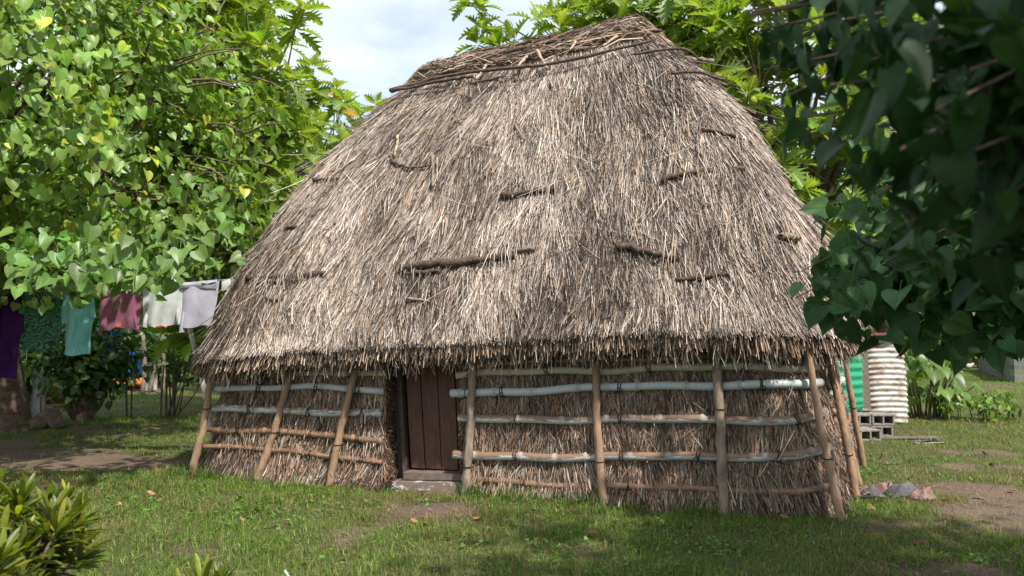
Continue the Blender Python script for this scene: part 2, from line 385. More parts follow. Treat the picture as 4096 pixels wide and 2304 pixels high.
EA, EB, RA, RB = 4.20, 2.72, 1.55, 0.16
def roof_P(p, t):
    p, t = np.broadcast_arrays(np.asarray(p, float), np.asarray(t, float))
    tt = np.clip(t, 0, 1)
    ga = np.where(t < 0, t * 0.8, 0.55 * tt + 0.45 * tt ** 2.6); rt = (np.mod(p, 8) > 0.5) & (np.mod(p, 8) < 4.5); ga = np.where(rt & (t > 0), 0.68 * tt + 0.32 * tt ** 2.6, ga); gb = np.where(t < 0, t * 0.8, 0.78 * tt + 0.22 * tt ** 3)
    a = EA + (RA - EA) * ga - np.where(rt, 0.17 * (1 - tt), 0); b = EB + (RB - EB) * gb
    r = 1.5 * (1 - tt) + 0.2 * tt
    x, y = rrect(a, b, np.minimum(r, b * 0.97), p, 0.03)
    ze = 1.63 + 0.050 * x - 0.05 * np.clip(-x - 2, 0, 3) - 0.075 * np.clip(x - 2.0, 0, 3); zr = 5.70 + 0.073 * x
    z = ze + (zr - ze) * t
    z = z - 0.06 * np.exp(-((t - 1) / 0.05) ** 2)
    bump = (fbm(np.stack([x * 0.8, y * 0.8, z * 0.8], -1), 3) - 0.5) * 0.26 * np.clip(1.1 - t, 0, 1) ** 0.5
    bump = bump + (fbm(np.stack([x * 2.3, y * 2.3, z * 1.7], -1), 2) - 0.5) * 0.15 * np.clip(1.15 - tt, 0, 1) ** 0.5
    n2 = np.hypot(x / a, y / b) + 1e-6
    return np.stack([x + bump * x / a / n2, y + bump * y / b / n2, z], -1)
def roof_frame(p, t):
    P = roof_P(p, t); T = nrmz(roof_P(np.asarray(p) + 0.004, t) - roof_P(np.asarray(p) - 0.004, t)); D = nrmz(roof_P(p, np.asarray(t) - 0.01) - roof_P(p, np.asarray(t) + 0.01))
    return P, T, D, nrmz(np.cross(D, T))
SEGW = np.array([5.6, 2.1, 2.0, 0.5, 0.8, 0.5, 1.6, 2.1])
def pick_p(n):
    k = rng.choice(8, n, p=SEGW / SEGW.sum()); return k + rng.random(n)
GREY, TAN, DARK, PALE = np.array([0.40, 0.345, 0.31]), np.array([0.37, 0.275, 0.205]), np.array([0.085, 0.066, 0.056]), np.array([0.57, 0.50, 0.425])
def straw_tint(patch, n):
    u = rng.random(n)[:, None]; patch = patch[:, None]
    c = np.where(u < 0.18 + 0.42 * (1 - patch), DARK, np.where(u < 0.62, GREY, np.where(u < 0.90, TAN, PALE)))
    return np.clip(c * np.exp(rng.normal(0, 0.24, (n, 1))) * (0.66 + 0.62 * patch), 0.01, 0.8)
roof = MB()
ts = np.concatenate([np.linspace(0, 0.96, 60), [1.0]]); ps = np.linspace(0, 8, 260)
V_, F_ = grid(roof_P(ps[None], ts[:, None])); roof.add(V_, F_[:, ::-1], (1, 1, 1), 0)
top = roof_P(ps[:-1], 1.0); roof.add(top, np.arange(len(top))[None], (1, 1, 1), 0)
e0 = roof_P(ps, 0.0); e1 = e0.copy(); e1[:, 2] -= 0.10; e1[:, :2] *= 0.975
e2 = e0.copy(); e2[:, :2] *= np.array([0.87, 0.80]); e2[:, 2] += 0.02
V_, F_ = grid(np.stack([e2, e1, e0])); roof.add(V_, F_[:, ::-1], (1, 1, 1), 0)
def roof_tufts(nc, per, tlo, thi, lmin, lmax, wid, lift, spread=0.07, fan=0.10, ang=0.16):
    p = pick_p(nc); t = tlo + (thi - tlo) * rng.random(nc)
    keep = rng.random(nc) < (1 - 0.55 * np.clip(t, 0, 1)); p, t = p[keep], t[keep]; nc = len(p)
    Pc = roof_P(p, t)
    patch = np.clip((0.5 * fbm(Pc * 1.3, 3) + 0.5 * fbm(np.stack([p * 9, t * 4, 0 * p], -1), 2) - 0.32) * 2.9 + 0.22 * (np.clip(t, 0, 1) - 0.35), 0, 1)
    cang = rng.normal(0, ang, nc) + (fbm(Pc * 0.7 + 9, 2) - 0.5) * 0.5; clift = rng.normal(0, 0.5, nc)
    k = np.repeat(np.arange(nc), per); n = len(k)
    pk = p[k]; tk = t[k] + rng.normal(0, 0.012, n); Ln = rng.uniform(lmin, lmax, n) * np.repeat(rng.uniform(0.75, 1.2, nc), per)
    lat0 = rng.normal(0, spread, n); an = np.clip(cang[k] + rng.normal(0, fan, n), -1.1, 1.1)
    Ln = np.minimum(Ln, np.maximum((tk + 0.004 + rng.normal(0, 0.006, n)) * 5.1, 0.10))
    pts = []
    up = 0
    for q, lf in ((0, -0.02), (0.5, 0.5), (1.0, 1.0)):
        P, T, D, Nn = roof_frame(pk, tk - q * Ln / 5.1)
        lat = lat0 + np.tan(an) * Ln * q + rng.normal(0, 0.012, n) * (q > 0)
        pts.append(P + T * lat[:, None] + Nn * (lift * (lf * (1 + 0.5 * clift[k]) + 0.35 * rng.random(n)))[:, None])
    C = np.stack(pts, 1); roll = rng.normal(0, 0.6, n)[:, None]
    side = nrmz(T * np.cos(roll) + Nn * np.sin(roll))
    ribbons(C, side, wid * rng.uniform(0.6, 1.5, n), roof, straw_tint(np.clip(patch[k] + rng.normal(0, 0.12, n), 0, 1), n), 1, 0.6)
roof_tufts(6400, 20, 0.03, 0.985, 0.45, 1.0, 0.0072, 0.026, 0.06, 0.06, 0.09)
roof_tufts(2600, 16, 0.03, 0.96, 0.3, 0.75, 0.0078, 0.05, 0.04, 0.10, 0.16)
roof_tufts(900, 2, 0.05, 0.95, 0.25, 0.7, 0.008, 0.085, 0.1, 0.5, 0.5)
# butt ends of the thatch along the eave
def eave_butts(n):
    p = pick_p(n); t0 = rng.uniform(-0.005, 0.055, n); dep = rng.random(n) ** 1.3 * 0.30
    P, T, D, Nn = roof_frame(p, t0); P2, _, D2, _ = roof_frame(p, 0.004)
    Ln = rng.uniform(0.14, 0.34, n) * (0.6 + 0.8 * vnoise(np.stack([p * 9, 0 * p, 0 * p], -1)))
    base = P - Nn * dep[:, None]
    d = nrmz(D * 0.75 + np.array([0, 0, -0.45]) + T * rng.normal(0, 0.16, n)[:, None] + Nn * rng.normal(0, 0.10, n)[:, None])
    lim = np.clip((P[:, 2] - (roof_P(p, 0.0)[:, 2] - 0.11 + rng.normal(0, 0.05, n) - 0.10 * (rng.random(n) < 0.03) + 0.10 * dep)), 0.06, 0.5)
    Ln = np.minimum(Ln, lim / np.maximum(-d[:, 2], 0.2))
    C = np.stack([base, base + d * (Ln * 0.5)[:, None], base + d * Ln[:, None] + np.array([0, 0, -0.01])], 1)
    roll = rng.normal(0, 0.6, n)[:, None]
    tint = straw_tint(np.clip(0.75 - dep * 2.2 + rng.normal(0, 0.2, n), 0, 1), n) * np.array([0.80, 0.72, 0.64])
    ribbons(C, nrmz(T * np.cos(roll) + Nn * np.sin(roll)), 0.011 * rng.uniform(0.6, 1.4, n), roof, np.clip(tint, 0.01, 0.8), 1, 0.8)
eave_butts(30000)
# dangling stalks under the eave
n = 1100; p = pick_p(n); P, T, D, Nn = roof_frame(p, 0.0); P = P - Nn * rng.uniform(0.02, 0.25, n)[:, None] + np.array([0, 0, -0.06])
d = nrmz(np.array([0, 0, -1.0]) + T * rng.normal(0, 0.35, n)[:, None] + Nn * rng.normal(0, 0.15, n)[:, None]); Ln = rng.uniform(0.08, 0.26, n)[:, None]
ribbons(np.stack([P, P + d * Ln * 0.6, P + d * Ln + np.array([0, 0, -0.02])], 1), T, rng.uniform(0.005, 0.011, n), roof, straw_tint(np.full(n, 0.8), n), 1, 0.7)
# messy ridge bundle: reeds laid along the ridge
n = 5200; s = rng.uniform(-1.95, 1.8, n); ph = rng.uniform(-1.9, 1.9, n); rad = 0.20 + 0.10 * rng.random(n) + 0.10 * vnoise(np.stack([s * 2.5, ph, 0 * s], -1))
def ridge_pt(s, ph, rad):
    zc = 5.50 + 0.073 * s + 0.10 * np.exp(-((s - 1.35) / 0.45) ** 2) - 0.9 * np.clip(np.abs(s + 0.1) - 1.55, 0, 1) ** 1.3 * 1.2
    return np.stack([s, -rad * np.sin(ph) * 1.1, zc + rad * np.cos(ph)], -1)
L_ = rng.uniform(0.25, 0.8, n); an = rng.normal(0, 0.35, n)
C = np.stack([ridge_pt(s - L_ / 2, ph - an, rad), ridge_pt(s, ph, rad + 0.02), ridge_pt(s + L_ / 2, ph + an, rad + rng.normal(0.01, 0.03, n))], 1)
roll = rng.normal(0, 0.5, n)[:, None]; nn = nrmz(np.stack([0 * s, -np.sin(ph), np.cos(ph)], -1)); dd = nrmz(C[:, 2] - C[:, 0])
ribbons(C, nrmz(np.cross(dd, nn) * np.cos(roll) + nn * np.sin(roll)), 0.013 * rng.uniform(0.6, 1.5, n), roof, straw_tint(np.clip(rng.normal(0.45, 0.25, n), 0, 1), n) * np.array([0.95, 0.85, 0.76]), 1, 0.6)
ss = np.linspace(-1.95, 1.8, 40); pp = np.linspace(-2.1, 2.1, 14)
S_, P_ = np.meshgrid(ss, pp); V_, F_ = grid(ridge_pt(S_, P_, 0.20 + 0.07 * vnoise(np.stack([S_ * 2.5, P_, 0 * S_], -1)))); roof.add(V_, F_, (1, 1, 1), 0)

# poles and sticks pushed into the thatch; given where they lie on the roof surface
_pp = np.linspace(5.6, 10.6, 700); _tt = np.linspace(0.0, 1.0, 240)
_RP = roof_P(_pp[None] % 8, _tt[:, None]); _qx, _qy = proj(to_world(_RP))
_f = ((to_world(_RP) - CAM) * (roof_frame(np.broadcast_to(_pp[None] % 8, _qx.shape), np.broadcast_to(_tt[:, None], _qx.shape))[3] @ np.array([U, NB, [0, 0, 1.0]]))).sum(-1)
_qx = np.where(_f > -0.3, 1e6, _qx)
def on_roof(px, py, off=0.0):
    k = np.argmin((_qx - px) ** 2 + (_qy - py) ** 2); i, j = np.unravel_index(k, _qx.shape)
    P, T, D, Nn = roof_frame(np.array([_pp[j] % 8]), np.array([_tt[i]])); return P[0] + Nn[0] * off
def roof_stick(pix, r, m='dark_stick', off=0.06, label=None, knob=0.15):
    pts = [on_roof(x * 0.3975, y * 0.3975, off) for x, y in pix]; r *= 0.85
    if r > 0.018 and m == 'dark_stick' and off < 0.1:
        ln = sum(np.linalg.norm(np.subtract(pts[i + 1], pts[i])) for i in range(len(pts) - 1)); nc = int(ln * 55)
        for q in range(nc):
            f = rng.random() * (len(pts) - 1); i = int(f); b = pts[i] + (pts[i + 1] - pts[i]) * (f - i)
            if vnoise(np.array(b) * 4.0) < 0.48: continue
            i0 = np.argmin(((_RP.reshape(-1, 3) - b) ** 2).sum(1)); i_, j_ = np.unravel_index(i0, _RP.shape[:2]); P0, T0, D0_, N0 = [v[0] for v in roof_frame(np.array([_pp[j_] % 8]), np.array([_tt[i_]]))]
            a_ = T0 * rng.normal(0, 0.04); C_ = np.array([[b - D0_ * rng.uniform(0.12, 0.3) - N0 * 0.05, b + N0 * (r * 1.1 + 0.012) + a_, b + D0_ * rng.uniform(0.1, 0.3) - N0 * 0.02 + a_ * 2]])
            ribbons(C_, T0[None], np.array([0.009]), roof, straw_tint(np.array([0.6]), 1), 1, 0.6)
    n = max(8, 5 * len(pts)); P = spline(pts, n) + rng.normal(0, r * 0.22, (n, 3))
    rr = r * (1 + knob * rng.normal(0, 1, n)) * np.linspace(1.1, 0.8, n)
    mb = MB(); V, F = tube(P, rr, 7); mb.add(V, F)
    o = mb.build('roof_stick', M[m], hut); 
    if label: o['label'] = label
    return o
for pix, r, m_ in [([(1018, 682), (1150, 668), (1300, 648)], 0.055, 'dark_stick'), ([(1025, 692), (1070, 690), (1118, 688)], 0.035, 'dark_stick'), ([(1302, 636), (1346, 630)], 0.030, 'post_grey'),
                ([(630, 706), (720, 700), (825, 694)], 0.045, 'dark_stick'), ([(645, 716), (770, 710)], 0.028, 'dark_stick'), ([(1550, 624), (1630, 640), (1705, 654)], 0.045, 'dark_stick'), ([(1270, 499), (1330, 492), (1402, 481)], 0.040, 'dark_stick'),
                ([(1665, 458), (1760, 442), (1862, 432)], 0.040, 'dark_stick'), ([(1705, 714), (1800, 700), (1890, 688)], 0.028, 'dark_stick'), ([(985, 402), (1000, 420), (1045, 428), (1092, 422)], 0.020, 'dark_stick'),
                ([(1008, 350), (996, 400)], 0.022, 'pale_stick'), ([(1096, 402), (1094, 478)], 0.022, 'post_grey'), ([(1106, 408), (1108, 465)], 0.011, 'pale_stick'), ([(1755, 335), (1820, 345), (1880, 370)], 0.030, 'dark_stick'),
                ([(1690, 208), (1740, 208), (1805, 220)], 0.026, 'dark_stick'), ([(985, 232), (1170, 207), (1400, 182), (1640, 128)], 0.028, 'dark_stick'), ([(1060, 186), (1300, 152), (1480, 105), (1660, 82)], 0.031, 'dark_stick'),
                ([(1000, 252), (1140, 222), (1200, 216)], 0.032, 'dark_stick'), ([(1960, 600), (1985, 606), (2004, 610)], 0.045, 'post_grey'), ([(1035, 762), (1092, 766)], 0.022, 'post_grey'), ([(795, 462), (858, 455)], 0.030, 'dark_stick'),
                ([(725, 582), (752, 578)], 0.028, 'dark_stick'), ([(1296, 320), (1322, 362)], 0.014, 'post'), ([(1360, 150), (1383, 197)], 0.024, 'pale_stick'), ([(1332, 165), (1308, 193)], 0.024, 'pale_stick'), ([(1400, 165), (1375, 180)], 0.02, 'pale_stick'),
                ([(1175, 188), (1120, 205)], 0.022, 'pale_stick'), ([(1230, 190), (1205, 222)], 0.02, 'pale_stick'), ([(1455, 130), (1440, 150)], 0.018, 'pale_stick'), ([(1560, 115), (1525, 142)], 0.02, 'pale_stick'),
                ([(1600, 160), (1700, 150), (1760, 160)], 0.022, 'dark_stick'), ([(1190, 235), (1280, 215)], 0.02, 'dark_stick'), ([(680, 762), (715, 758)], 0.026, 'dark_stick')]:
    roof_stick(pix, r, m_, 0.15 if pix[0][1] < 260 else 0.065)
def stick_l(pts, r, m):
    n = 8 * (len(pts) - 1) + 1; P = spline(np.array(pts, float), n) + rng.normal(0, r * 0.15, (n, 3)); mb = MB(); V, F = tube(P, r * np.linspace(1.1, 0.75, n), 7); mb.add(V, F); return mb.build('roof_stick', M[m], hut)
# ends that stick out past the silhouette (hut coordinates)
stick_l([(1.55, 0.0, 5.52), (2.2, 0.05, 5.38), (2.45, 0.05, 5.33)], 0.045, 'post_grey')
stick_l([(1.9, -0.35, 5.25), (2.35, -0.3, 5.03), (2.62, -0.3, 4.88)], 0.028, 'dark_stick')
stick_l([(-1.9, -0.25, 5.12), (-2.3, -0.2, 4.95), (-2.62, -0.15, 4.75)], 0.028, 'pale_stick')
stick_l([(-1.7, -0.4, 4.95), (-2.4, -0.35, 4.72), (-2.85, -0.3, 4.42)], 0.034, 'dark_stick')
stick_l([(-2.3, -0.55, 4.5), (-2.75, -0.5, 4.3), (-3.0, -0.45, 4.05)], 0.040, 'dark_stick')
stick_l([(-3.3, -1.3, 2.62), (-3.7, -1.25, 2.60), (-4.0, -1.1, 2.58)], 0.045, 'dark_stick')

roof.build('thatch_roof', [M['thatch_core'], M['straw']], hut, smooth=True)

# walls of reed thatch
def wall_dims(z): 
    k = np.clip(np.asarray(z, float), -0.2, 1.9) / 1.5
    return 3.72 - 0.22 * k, 2.40 - 0.12 * k, 0.48
def wall_P(p, z, off=0.0):
    a, b, r = wall_dims(z); x, y = rrect(a + off, b + off, r, p)
    return np.stack([x, y, np.broadcast_to(z, x.shape)], -1)
def front_p(s, z):
    a, b, r = wall_dims(z); return (s / (a - r) + 1) / 2
def door_l(z): return -1.06 - 0.07 * np.asarray(z) / 1.3
def door_r(z): return -0.16 - 0.10 * np.asarray(z) / 1.3
wall = MB(); zs = np.linspace(-0.08, 1.75, 26); rows = []
for z in zs:
    q = np.linspace(front_p(door_r(z), z), 8 + front_p(door_l(z), z), 300); Pw = wall_P(q, z, 0.0)
    bz = (fbm(np.stack([Pw[:, 0] * 3, Pw[:, 1] * 3, Pw[:, 2] * 4], -1), 3) - 0.5) * 0.07 - (0.08 if z < 0.06 else 0)
    nz_ = nrmz(np.stack([Pw[:, 0] / 4, Pw[:, 1] / 2.4, 0 * bz], -1)); Pw = Pw + nz_ * bz[:, None]
    inn0 = Pw[:1] + np.array([[0.02, 0.28, 0]]); inn1 = Pw[-1:] + np.array([[-0.02, 0.28, 0]])
    rows.append(np.concatenate([inn0, Pw, inn1]))
V_, F_ = grid(np.stack(rows)); wall.add(V_, F_, (1, 1, 1), 0)
WB, WG, WD = np.array([0.32, 0.195, 0.125]), np.array([0.30, 0.24, 0.20]), np.array([0.085, 0.055, 0.038])
def wall_strands(n, zlo, zhi, lmin, lmax, lift, ang, wid, left=False):
    k = rng.choice(8, n, p=np.array([6.0, 0.9, 2.6, 0.2, 0.5, 0.2, 0.6, 0.8]) / 11.8); p = k + rng.random(n); z = rng.uniform(zlo, zhi, n); Ln = rng.uniform(lmin, lmax, n)
    Pw = wall_P(p, z); s = Pw[:, 0]
    ok = ~((k == 0) & (s > door_l(z) - 0.03) & (s < door_r(z) + 0.03))
    if left: ok &= (s < door_l(z)) & (k != 1) & (k != 2)
    p, z, Ln = p[ok], z[ok], Ln[ok]; n = len(p)
    cl = fbm(np.stack([wall_P(p, z)[:, 0] * 5, wall_P(p, z)[:, 1] * 5, z * 3], -1), 2); an = np.clip((cl - 0.5) * 1.0 + rng.normal(0, ang, n), -1.1, 1.1)
    pts = []
    for q, lf in ((0, 0.15), (0.5, 0.7), (1, 1.0)):
        zz = z - q * Ln; P = wall_P(p, np.maximum(zz, -0.09)); T = nrmz(wall_P(p + 0.01, z) - wall_P(p - 0.01, z)); Nn = np.cross(T, [0, 0, 1.0])
        flare = np.clip(0.16 - zz, 0, 0.25) * np.where((k[ok] == 0), 0.30, 0.05) * q
        pts.append(P + T * (np.tan(an) * Ln * q)[:, None] + Nn * (lift * lf * rng.uniform(0.2, 1.2, n) + flare + 0.01 + (cl - 0.5) * 0.05)[:, None])
    C = np.stack(pts, 1); C[..., 2] = np.maximum(C[..., 2], -0.07)
    g_ = ~((C[:, 2, 1] < -2.0) & (C[:, 2, 0] > door_l(C[:, 2, 2]) - 0.01) & (C[:, 2, 0] < door_r(C[:, 2, 2]) + 0.01)); C, T, Nn = C[g_], T[g_], Nn[g_]; n = len(C)
    patch = np.clip((fbm(C[:, 1] * np.array([2.0, 2.0, 1.5]), 3) - 0.3) * 2.2, 0, 1)
    u = rng.random(n)[:, None]
    tint = np.where(u < 0.30, WD, np.where(u < 0.62, WB, np.where(u < 0.9, WG, PALE * 0.85))) * np.exp(rng.normal(0, 0.25, (n, 1))) * (0.7 + 0.55 * patch[:, None])
    roll = rng.normal(0, 0.55, n)[:, None]
    ribbons(C, nrmz(T * np.cos(roll) + Nn * np.sin(roll)), wid * rng.uniform(0.6, 1.5, n), wall, np.clip(tint, 0.01, 0.7), 1, 0.6)
wall_strands(46000, 0.18, 1.72, 0.14, 0.42, 0.03, 0.10, 0.008)
wall_strands(9000, 0.25, 1.6, 0.10, 0.34, 0.06, 0.45, 0.008)
wall_strands(5000, 0.10, 0.34, 0.14, 0.30, 0.09, 0.15, 0.009)
wall_strands(6000, 0.3, 1.1, 0.15, 0.35, 0.08, 0.12, 0.011, left=True)
# cut reed ends beside the door
n = 2600; z = rng.uniform(0.0, 1.5, n); lft = rng.random(n) < 0.6
s0 = np.where(lft, door_l(z), door_r(z)); d0 = -2.40 + 0.08 * z + rng.uniform(-0.03, 0.22, n)
B0 = np.stack([s0 + np.where(lft, -0.05, 0.05), d0, z], -1); dv = nrmz(np.stack([np.where(lft, 1.0, -1.0) * rng.uniform(0.2, 0.6, n), rng.normal(-0.1, 0.2, n), rng.normal(-0.8, 0.4, n)], -1))
ll = rng.uniform(0.05, 0.12, n)[:, None]
ribbons(np.stack([B0, B0 + dv * ll], 1), nrmz(np.cross(dv, rng.normal(0, 1, (n, 3)))), np.full(n, 0.008), wall, np.clip(np.where(rng.random(n)[:, None] < 0.5, WD, WB) * np.exp(rng.normal(0, 0.25, (n, 1))), 0.01, 0.6), 1, 0.7)
wall.build('thatch_wall', [M['wall_core'], M['straw']], hut)

# door, frame, sill boards
def slab(pts_front, thick, mb, bev=0.006):
    """a board from four front corners (bl, br, tr, tl) in hut coordinates"""
    q = np.array(pts_front, float); c = q.mean(0); nrm = np.array([0, 1.0, 0])
    inner = q + nrmz(c - q) * bev
    V = np.concatenate([inner, q + nrm * bev, q + nrm * thick]); F = [[0, 1, 2, 3]]
    for k in range(4):
        m_ = (k + 1) % 4; F += [[k + 4, m_ + 4, m_, k], [k + 8, m_ + 8, m_ + 4, k + 4]]
    F += [[11, 10, 9, 8]]
    mb.add(V, np.array(F))
dm = MB(); edges_b = [-0.885, -0.70, -0.50, -0.29, -0.10]; edges_t = [-1.02, -0.83, -0.61, -0.39, -0.19]
for i in range(4):
    yo = -2.20 + [0.0, 0.006, 0.0, 0.008][i]
    slab([(edges_b[i] + 0.006, yo, 0.17), (edges_b[i + 1] - 0.006, yo, 0.17), (edges_t[i + 1] - 0.006, yo + 0.08, 1.5), (edges_t[i] + 0.006, yo + 0.08, 1.5)], 0.03, dm)
door = dm.build('door', M['door'], hut, smooth=False)
hb = MB(); V, F = box((-0.98, -2.125, 1.34), (0.10, 0.012, 0.03)); hb.add(V, F); V, F = tube([(-1.0, -2.14, 1.30), (-1.0, -2.14, 1.39)], 0.012, 8); hb.add(V, F); hb.build('hinge', M['lash'], door)
fm = MB(); slab([(-0.945, -2.27, 0.02), (-0.897, -2.27, 0.02), (-1.035, -2.19, 1.5), (-1.085, -2.19, 1.5)], 0.09, fm); slab([(-0.105, -2.27, 0.02), (-0.05, -2.27, 0.02), (-0.13, -2.19, 1.5), (-0.185, -2.19, 1.5)], 0.09, fm)
slab([(-1.035, -2.20, 0.0), (-0.95, -2.20, 0.0), (-1.09, -2.12, 1.5), (-1.17, -2.12, 1.5)], 0.09, fm); fm.build('door_frame', M['frame'], hut, smooth=False)
s1 = MB(); slab([(-0.90, -2.37, 0.065), (-0.13, -2.37, 0.095), (-0.13, -2.37, 0.165), (-0.90, -2.37, 0.148)], 0.24, s1); s1.build('door_sill', M['grey_wood'], hut, smooth=False)
s2 = MB(); slab([(-1.03, -2.48, -0.12), (-0.13, -2.48, -0.09), (-0.13, -2.46, 0.085), (-0.995, -2.46, 0.05)], 0.34, s2, 0.012); s2.build('door_sill', M['sill'], hut, smooth=False)['label'] = 'lower threshold beam with flaking white paint'
roots = MB(); n = 260; s = rng.uniform(-1.9, -0.95, n); z = rng.uniform(-0.06, 0.03, n); B0 = np.stack([s, -2.42 + rng.uniform(-0.08, 0.1, n), z], -1); dv = nrmz(np.stack([rng.normal(0, 1, n), rng.normal(-0.1, 0.3, n), rng.normal(0, 0.25, n)], -1)) * rng.uniform(0.08, 0.25, n)[:, None]
ribbons(np.stack([B0 - dv, B0 + [0, -0.02, 0.02], B0 + dv], 1), nrmz(np.cross(dv, [0, 1.0, 0.3])), np.full(n, 0.009), roots, vary((0.09, 0.06, 0.045), n), 0, 0.5); roots.build('root_mat', M['straw'], hut)

# bamboo rails with lashings
def wall_path(s_pts, wrap=0.0, n=46, off=0.05, z_end=None):
    """points along the front wall (s, z pairs), continuing round the right-hand corner by `wrap` metres"""
    s_pts = np.array(s_pts, float); s = np.linspace(s_pts[0, 0], s_pts[-1, 0], n); z = np.interp(s, s_pts[:, 0], s_pts[:, 1])
    z = np.convolve(np.pad(z, 3, mode='edge'), np.ones(7) / 7, 'valid'); out = []
    for si, zi in zip(s, z):
        a, b, r = wall_dims(zi); lim = a - r
        if si <= lim: out.append((si, -b - off, zi))
        else:
            th = (si - lim) / (r + off) * 1.0; th = min(th, math.pi / 2)
            out.append((lim + math.sin(th) * (r + off), -(b - r) - math.cos(th) * (r + off), zi))
    if wrap:
        a, b, r = wall_dims(z[-1]); p0 = np.array(out[-1]); th0 = min((s[-1] - (a - r)) / (r + off), math.pi / 2) if s[-1] > a - r else 0
        for q in np.linspace(0.1, 1, 8):
            th = th0 + q * wrap / (r + off)
            if th < math.pi / 2: out.append((a - r + math.sin(th) * (r + off), -(b - r) - math.cos(th) * (r + off), (z_end or z[-1]) * q + z[-1] * (1 - q)))
    return np.array(out)
def bamboo(path, r_, m, node=0.42, lash=(), label=None, wob=0.010, flat=1.0, nodes=True):
    r = r_ * 1.0; n = 150; t = np.linspace(0, len(path) - 1, n); i = np.clip(t.astype(int), 0, len(path) - 2); f = (t - i)[:, None]; P = path[i] * (1 - f) + path[i + 1] * f
    d = np.concatenate([[0], np.cumsum(np.linalg.norm(np.diff(P, axis=0), axis=1))]); ph = rng.uniform(0, 9)
    P[:, 2] += wob * (np.sin(d * 3.1 + ph) + 0.6 * np.sin(d * 6.7 + 2 * ph)); P[:, 1] += 0.4 * wob * np.sin(d * 4 + ph)
    rr = np.full(n, r) * (1 - 0.06 * np.sin(d / d[-1] * 3))
    nd = np.zeros(n)
    if nodes:
        x = rng.uniform(0.1, 0.3)
        while x < d[-1]:
            nd += np.exp(-((d - x) / 0.022) ** 2); rr += r * 0.24 * np.exp(-((d - x) / 0.02) ** 2) - r * 0.12 * np.exp(-((d - x - 0.03) / 0.02) ** 2); x += node * rng.uniform(0.75, 1.25)
    sides = 10; V, F = tube(P, rr, sides, ell=flat)
    a = np.arange(sides) / sides * 2 * math.pi; luv = np.stack([np.repeat(np.clip(nd, 0, 1), sides), np.zeros(n * sides), np.tile(np.sin(a), n)], -1)
    mb = MB(); mb.add(V, F, luv=luv); o = mb.build('bamboo_rail', M[m], hut)
    if label: o['label'] = label
    for q in lash:
        k = np.argmin(abs(d - q * d[-1])); k = min(max(k, 1), n - 2); T = nrmz(P[k + 1] - P[k - 1]); lb = MB()
        for da in (-0.012, 0.012):
            X_ = nrmz(np.cross(T, [0, 0, 1.0])); Y_ = np.cross(X_, T); aa = np.linspace(0, 2 * math.pi, 15)
            ring = P[k] + T * da * rng.uniform(0.5, 1.6) + T * np.sin(aa + rng.uniform(0, 6))[:, None] * 0.012 + (X_ * np.cos(aa)[:, None] + Y_ * np.sin(aa)[:, None]) * (rr[k] + 0.005)
            V, F = tube(ring, 0.0055, 5, cap=False); lb.add(V, F)
        e = P[k] + np.array([0, -rr[k] - 0.004, 0]); V, F = tube(spline([e, e + [0.05 * rng.choice([-1, 1]), -0.012, -0.035], e + [0.11 * rng.choice([-1, 1]), 0.0, -0.075]], 7), 0.004, 4); lb.add(V, F)
        lb.build('lashing', M['lash'], o)
    return o
bamboo(wall_path([(-3.42, 1.225), (-1.14, 1.262)]), 0.040, 'bamboo_cream', lash=(0.3, 0.8), label='cream bamboo rail under the eave left of the door')
bamboo(wall_path([(-3.465, 1.032), (-2.6, 1.079), (-2.05, 1.089), (-1.15, 1.047)]), 0.040, 'bamboo_white', lash=(0.28, 0.62, 0.86), label='white painted bamboo rail left of the door')
bamboo(wall_path([(-3.53, 0.792), (-2.3, 0.802), (-1.165, 0.798)]), 0.047, 'bamboo_patchy', node=0.36, lash=(0.25, 0.6, 0.9), label='thick bamboo rail with half its white paint gone, left of the door')
bamboo(wall_path([(-3.56, 0.55), (-2.28, 0.542), (-1.15, 0.507)]), 0.040, 'bamboo_bare', node=0.3, lash=(0.2, 0.62, 0.88), label='bare brown bamboo rail left of the door')
bamboo(wall_path([(-3.57, 0.331), (-2.88, 0.359), (-2.27, 0.315), (-1.73, 0.28), (-1.14, 0.262)]), 0.031, 'bamboo_bare', node=0.33, lash=(0.3, 0.62, 0.9), label='thin brown bamboo rail nearest the ground, left of the door')
bamboo(wall_path([(-0.12, 1.37), (1.44, 1.455), (3.15, 1.50)], off=0.09), 0.030, 'bamboo_bare', lash=(0.3,), label='thin pole tight under the eave right of the door', nodes=False)
bamboo(wall_path([(-0.26, 1.253), (1.1, 1.328), (1.4, 1.332), (2.35, 1.365), (3.30, 1.39)], wrap=0.35), 0.042, 'bamboo_cream', lash=(0.04, 0.27, 0.55, 0.8), label='wavy cream bamboo rail right of the door', wob=0.014)
bamboo(wall_path([(-0.32, 1.044), (1.32, 1.142), (2.55, 1.199), (3.35, 1.213)], wrap=0.35), 0.047, 'bamboo_white', lash=(0.05, 0.15, 0.47, 0.82), label='white painted bamboo rail right of the door')
bamboo(wall_path([(-0.22, 0.77), (1.32, 0.818), (3.3, 0.873)], wrap=0.42, z_end=0.93), 0.046, 'bamboo_worn', node=0.45, lash=(0.17, 0.46, 0.72, 0.9), label='middle bamboo rail right of the door, paint left along its lower side')
bamboo(wall_path([(-0.27, 0.369), (1.32, 0.428), (3.3, 0.53)], wrap=0.45, z_end=0.60), 0.046, 'bamboo_worn', node=0.45, lash=(0.05, 0.18, 0.46, 0.66, 0.85), label='low bamboo rail right of the door with patchy white paint')
bamboo(wall_path([(-0.1, 0.128), (1.33, 0.127), (2.73, 0.183), (3.3, 0.18)], wrap=0.45, z_end=0.25), 0.036, 'bamboo_bare', node=0.5, lash=(0.06, 0.17, 0.46, 0.7), label='brown bamboo rail nearest the ground right of the door')
